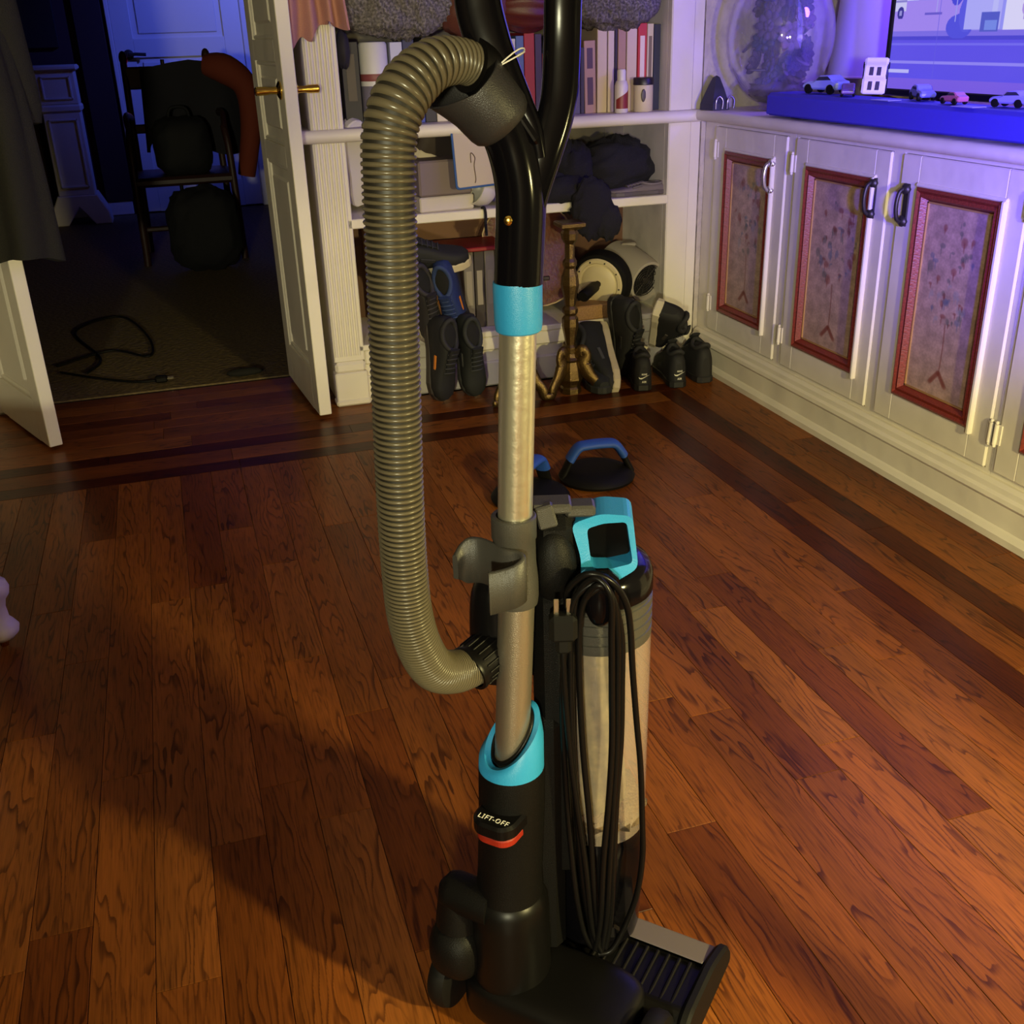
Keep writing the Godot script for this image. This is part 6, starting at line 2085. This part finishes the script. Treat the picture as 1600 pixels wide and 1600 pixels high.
# ------------------------------------------------------------------ in the hall
func hall_things() -> void:
	var st := begin()
	# pale pedestal
	var o := thing("pedestal", "pale square panelled pedestal with a flared foot in the dark hall", "pedestal", Vector3(-0.605, 0, -8.25))
	span(st, Vector3(-0.12, 0.2, -0.12), Vector3(0.12, 0.74, 0.12), 0.006)
	span(st, Vector3(-0.135, 0.74, -0.13), Vector3(0.135, 0.79, 0.13), 0.012)
	span(st, Vector3(-0.125, 0.79, -0.12), Vector3(0.125, 1.0, 0.12), 0.006)
	span(st, Vector3(-0.15, 1.0, -0.145), Vector3(0.15, 1.035, 0.145), 0.01)
	obj("body", st, M.hall_white, o)
	st = begin()
	for p in [[0.25, 0.7], [0.82, 0.97]]:
		for e in [[-0.095, -0.08], [0.08, 0.095]]: span(st, Vector3(e[0], p[0], 0.115), Vector3(e[1], p[1], 0.13), 0.004)
		for e in [[p[0], p[0] + 0.015], [p[1] - 0.015, p[1]]]: span(st, Vector3(-0.095, e[0], 0.115), Vector3(0.095, e[1], 0.13), 0.004)
	obj("panel_moulding", st, M.hall_white, o)
	st = begin()
	prism(st, PackedVector2Array([Vector2(-0.2, 0), Vector2(-0.09, 0), Vector2(0, 0.12), Vector2(0.09, 0), Vector2(0.2, 0), Vector2(0.19, 0.08), Vector2(0.13, 0.2), Vector2(-0.13, 0.2), Vector2(-0.19, 0.08)]), 0.27, 0.006, Transform3D(Basis(), Vector3(0, 0, -0.135)))
	obj("flared_foot", st, M.hall_white, o)
	# dark flat panel over it
	st = begin()
	span(st, Vector3(-1.5, 1.14, -8.495), Vector3(-0.56, 2.0, -8.46), 0.004)
	o = tag(obj("wall_panel", st, mat(rgb(14, 14, 24), 0.5)), "black flat panel on the hall wall above the pale pedestal", "panel") as Node3D
	# dark wooden post between pedestal and door
	st = begin()
	span(st, Vector3(-0.44, 0.1, -8.5), Vector3(-0.25, 2.2, -8.46), 0.005)
	tag(obj("trim_2", st, mat(rgb(44, 22, 24), 0.6)), "dark reddish wooden board beside the closed hall door", "trim", "", "structure")
	# chair with arms, a jacket over its back, a bag on the seat
	M.chair_wood = mat(rgb(52, 26, 20), 0.5)
	o = thing("armchair", "brown wooden armchair with curved arms standing in the dark hall", "chair", Vector3(0.1, 0, -6.55))
	for s in [-1.0, 1.0]:
		st = begin()
		tube(st, curve([Vector3(s * 0.27, 0, 0.2), Vector3(s * 0.265, 0.3, 0.21), Vector3(s * 0.26, 0.6, 0.2), Vector3(s * 0.25, 0.72, 0.15)], 5), 0.02, 10)
		obj("leg", st, M.chair_wood, o)
		st = begin()
		tube(st, curve([Vector3(s * 0.25, 0, -0.27), Vector3(s * 0.24, 0.45, -0.22), Vector3(s * 0.235, 0.8, -0.25), Vector3(s * 0.23, 1.05, -0.3)], 5), 0.019, 10)
		obj("leg", st, M.chair_wood, o)
		st = begin()
		tube(st, curve([Vector3(s * 0.25, 0.7, 0.17), Vector3(s * 0.26, 0.775, 0.05), Vector3(s * 0.25, 0.78, -0.1), Vector3(s * 0.235, 0.76, -0.24)], 5), 0.022, 10, true, 0.7)
		obj("armrest", st, M.chair_wood, o)
		st = begin()
		blob(st, Vector3(s * 0.228, 1.075, -0.305), Vector3(0.024, 0.04, 0.024), 0, 1, 14)
		obj("finial", st, M.chair_wood, o)
	st = begin()
	box(st, Vector3(0, 0.45, -0.01), Vector3(0.54, 0.05, 0.48), 0.015)
	obj("seat", st, M.chair_wood, o)
	for q in [[Vector3(0, 0.97, -0.285), Vector3(0.46, 0.12, 0.03), "back_rail"], [Vector3(0, 0.7, -0.24), Vector3(0.46, 0.05, 0.025), "back_rail"], [Vector3(0, 0.2, 0.2), Vector3(0.5, 0.03, 0.025), "stretcher"]]:
		st = begin()
		box(st, q[0], q[1], 0.008)
		obj(q[2], st, M.chair_wood, o)
	# jacket hung over the chair back
	o = thing("jacket", "dark jacket with rust orange shoulder hung over the wooden armchair", "jacket", Vector3(0.22, 0, -6.83))
	st = begin()
	sheet(st, 36, 30, func(u: float, v: float) -> Vector3:
		var a := (u - 0.5) * PI
		var y := lerpf(1.06, 0.62 + 0.06 * sin(u * 7.0), v) - 0.05 * absf(u - 0.5) * 2.0
		return Vector3(0.25 * sin(a) * (1.0 + 0.12 * v), y, 0.06 + 0.07 * cos(a) + 0.02 * sin(u * 20.0) * v), 0.02)
	obj("body", st, mat(rgb(26, 24, 34), 0.85), o)
	st = begin()
	tube(st, curve([Vector3(0.08, 1.03, 0.13), Vector3(0.2, 1.0, 0.16), Vector3(0.3, 0.9, 0.16), Vector3(0.3, 0.7, 0.17), Vector3(0.24, 0.42, 0.16)], 5), [0.05, 0.06, 0.068, 0.075, 0.08, 0.082, 0.08, 0.078, 0.075, 0.072, 0.07, 0.068, 0.066, 0.064, 0.062, 0.06, 0.058, 0.056, 0.054, 0.052, 0.05], 16)
	obj("orange_sleeve", st, mat(rgb(124, 50, 28), 0.85), o)
	o = thing("bag", "tall black bag standing on the seat of the wooden armchair", "bag", Vector3(0.12, 0.476, -6.52))
	st = begin()
	blob(st, Vector3(0, 0.14, 0), Vector3(0.16, 0.16, 0.14), 0.12, 2.0, 28, 3, Basis(), 0.6)
	obj("body", st, mat(rgb(14, 13, 18), 0.8), o)
	st = begin()
	tube(st, curve([Vector3(-0.06, 0.27, 0), Vector3(-0.04, 0.34, 0), Vector3(0.04, 0.34, 0), Vector3(0.06, 0.27, 0)], 5), 0.009, 8)
	obj("handle", st, mat(rgb(14, 13, 18), 0.8), o)
	st = begin()
	blob(st, Vector3(0.16, 0.215, -6.12), Vector3(0.19, 0.22, 0.12), 0.2, 2.4, 30, 5, Basis(), 0.7)
	tag(obj("bundle", st, mat(rgb(15, 14, 18), 0.85)), "black bundle on the hall floor before the wooden armchair", "bundle")
	# reflected red glow by the chair, built as a glowing part and stand
	o = thing("glow_stand", "thin black stand added for a red reflected glow beside the armchair back", "glow_stand", Vector3(-0.135, 1.0, -6.87))
	o.position = Vector3(0.085, 0.0, -7.1)
	st = begin()
	tube(st, [Vector3(0, 0.0, 0), Vector3(0, 1.06, 0)], 0.012, 8)
	lathe(st, [Vector2(0, 0), Vector2(0.08, 0), Vector2(0.08, 0.01), Vector2(0, 0.02)], Transform3D(), 24)
	obj("stand", st, M.black, o)
	st = begin()
	box(st, Vector3(0.0, 0.98, 0.014), Vector3(0.014, 0.06, 0.012), 0.004)
	obj("red_glow", st, glow(Color(1.0, 0.12, 0.05), 0.9), o)
	omni("red_glow_light", Vector3(0.085, 0.98, -7.06), Color(1.0, 0.12, 0.05), 0.004, 0.01)
	# tangled black cord with a plug, on the hall floor
	o = thing("extension_cord", "tangled black cord with a pale pronged plug on the hall floor", "cord", Vector3(-0.2, 0, -4.3))
	st = begin()
	tube(st, curve([Vector3(-0.3, 0.008, 0.05), Vector3(-0.15, 0.008, 0.2), Vector3(-0.02, 0.008, 0.3), Vector3(0.05, 0.009, 0.315)], 8), 0.005, 8)
	tube(st, curve([Vector3(-0.32, 0.008, -0.05), Vector3(-0.12, 0.008, -0.2), Vector3(0.03, 0.008, -0.05), Vector3(0.02, 0.008, -0.4), Vector3(-0.1, 0.01, -0.8), Vector3(-0.28, 0.008, -0.6), Vector3(-0.16, 0.008, -0.1), Vector3(-0.2, 0.008, 0.1)], 10), 0.005, 8)
	obj("cable", st, M.rubber, o)
	st = begin()
	box(st, Vector3(0.07, 0.013, 0.316), Vector3(0.045, 0.024, 0.03), 0.006)
	var pl := obj("plug", st, M.rubber, o)
	for z in [-0.008, 0.008]:
		st = begin()
		box(st, Vector3(0.103, 0.014, 0.316 + z), Vector3(0.024, 0.007, 0.003), 0.001)
		obj("prong", st, M.steel, pl)
	st = begin()
	blob(st, Vector3(0.17, 0.013, -3.95), Vector3(0.07, 0.014, 0.022), 0.2, 2.0, 18, 6)
	tag(obj("glove", st, mat(rgb(14, 12, 12), 0.9)), "small crumpled black glove on the doorway threshold", "glove")
	# coat hung over the left door leaf
	M.coat = bumped(mat(rgb(36, 34, 27), 0.9), 0.1, 3.0, 8.0, 81, 0.25)
	var hg := Vector3(-0.625, 0, -3.83)
	var fr := Vector3(-0.435, 0, -3.378)
	var dx := (fr - hg).normalized()
	var dz := dx.cross(Vector3.UP) * -1.0
	o = thing("coat", "dark olive coat hung over the end of the white door leaf", "coat", hg)
	st = begin()
	var rings := []
	for i in 26:
		var t := i / 25.0
		var y := lerpf(0.585, 1.98, t)
		var ring := PackedVector3Array()
		var fl := 1.0 - t
		for j in 44:
			var a := TAU * j / 44
			var cx := cos(a)
			var sx := sin(a)
			var fold := 0.012 * sin(a * 7.0 + t * 3.0) * (0.4 + fl) + 0.01 * sin(a * 3.0 + 1.0)
			var along := 0.3 + (0.2 + 0.075 * smoother(1.28, 0.95, y) + 0.015 * fl + fold) * signf(cx) * pow(absf(cx), 0.55)
			var across := -0.02 + (0.06 + 0.045 * fl + fold) * signf(sx) * pow(absf(sx), 0.7)
			ring.append(dx * along - dz * across + Vector3(0, y + (0.02 * sin(a * 2.0 + 1.0) if i == 0 else 0.0), 0))
		rings.append(ring)
	rings.reverse()
	loft(st, rings)
	obj("body", st, M.coat, o)
	st = begin()
	tube(st, curve([dx * 0.36 + dz * 0.07 + Vector3(0, 1.7, 0), dx * 0.42 + dz * 0.09 + Vector3(0, 1.3, 0), dx * 0.47 + dz * 0.1 + Vector3(0, 0.95, 0)], 6), [0.07, 0.07, 0.068, 0.066, 0.064, 0.062, 0.06, 0.058, 0.056, 0.055, 0.054, 0.05, 0.04], 16)
	obj("sleeve", st, M.coat, o)
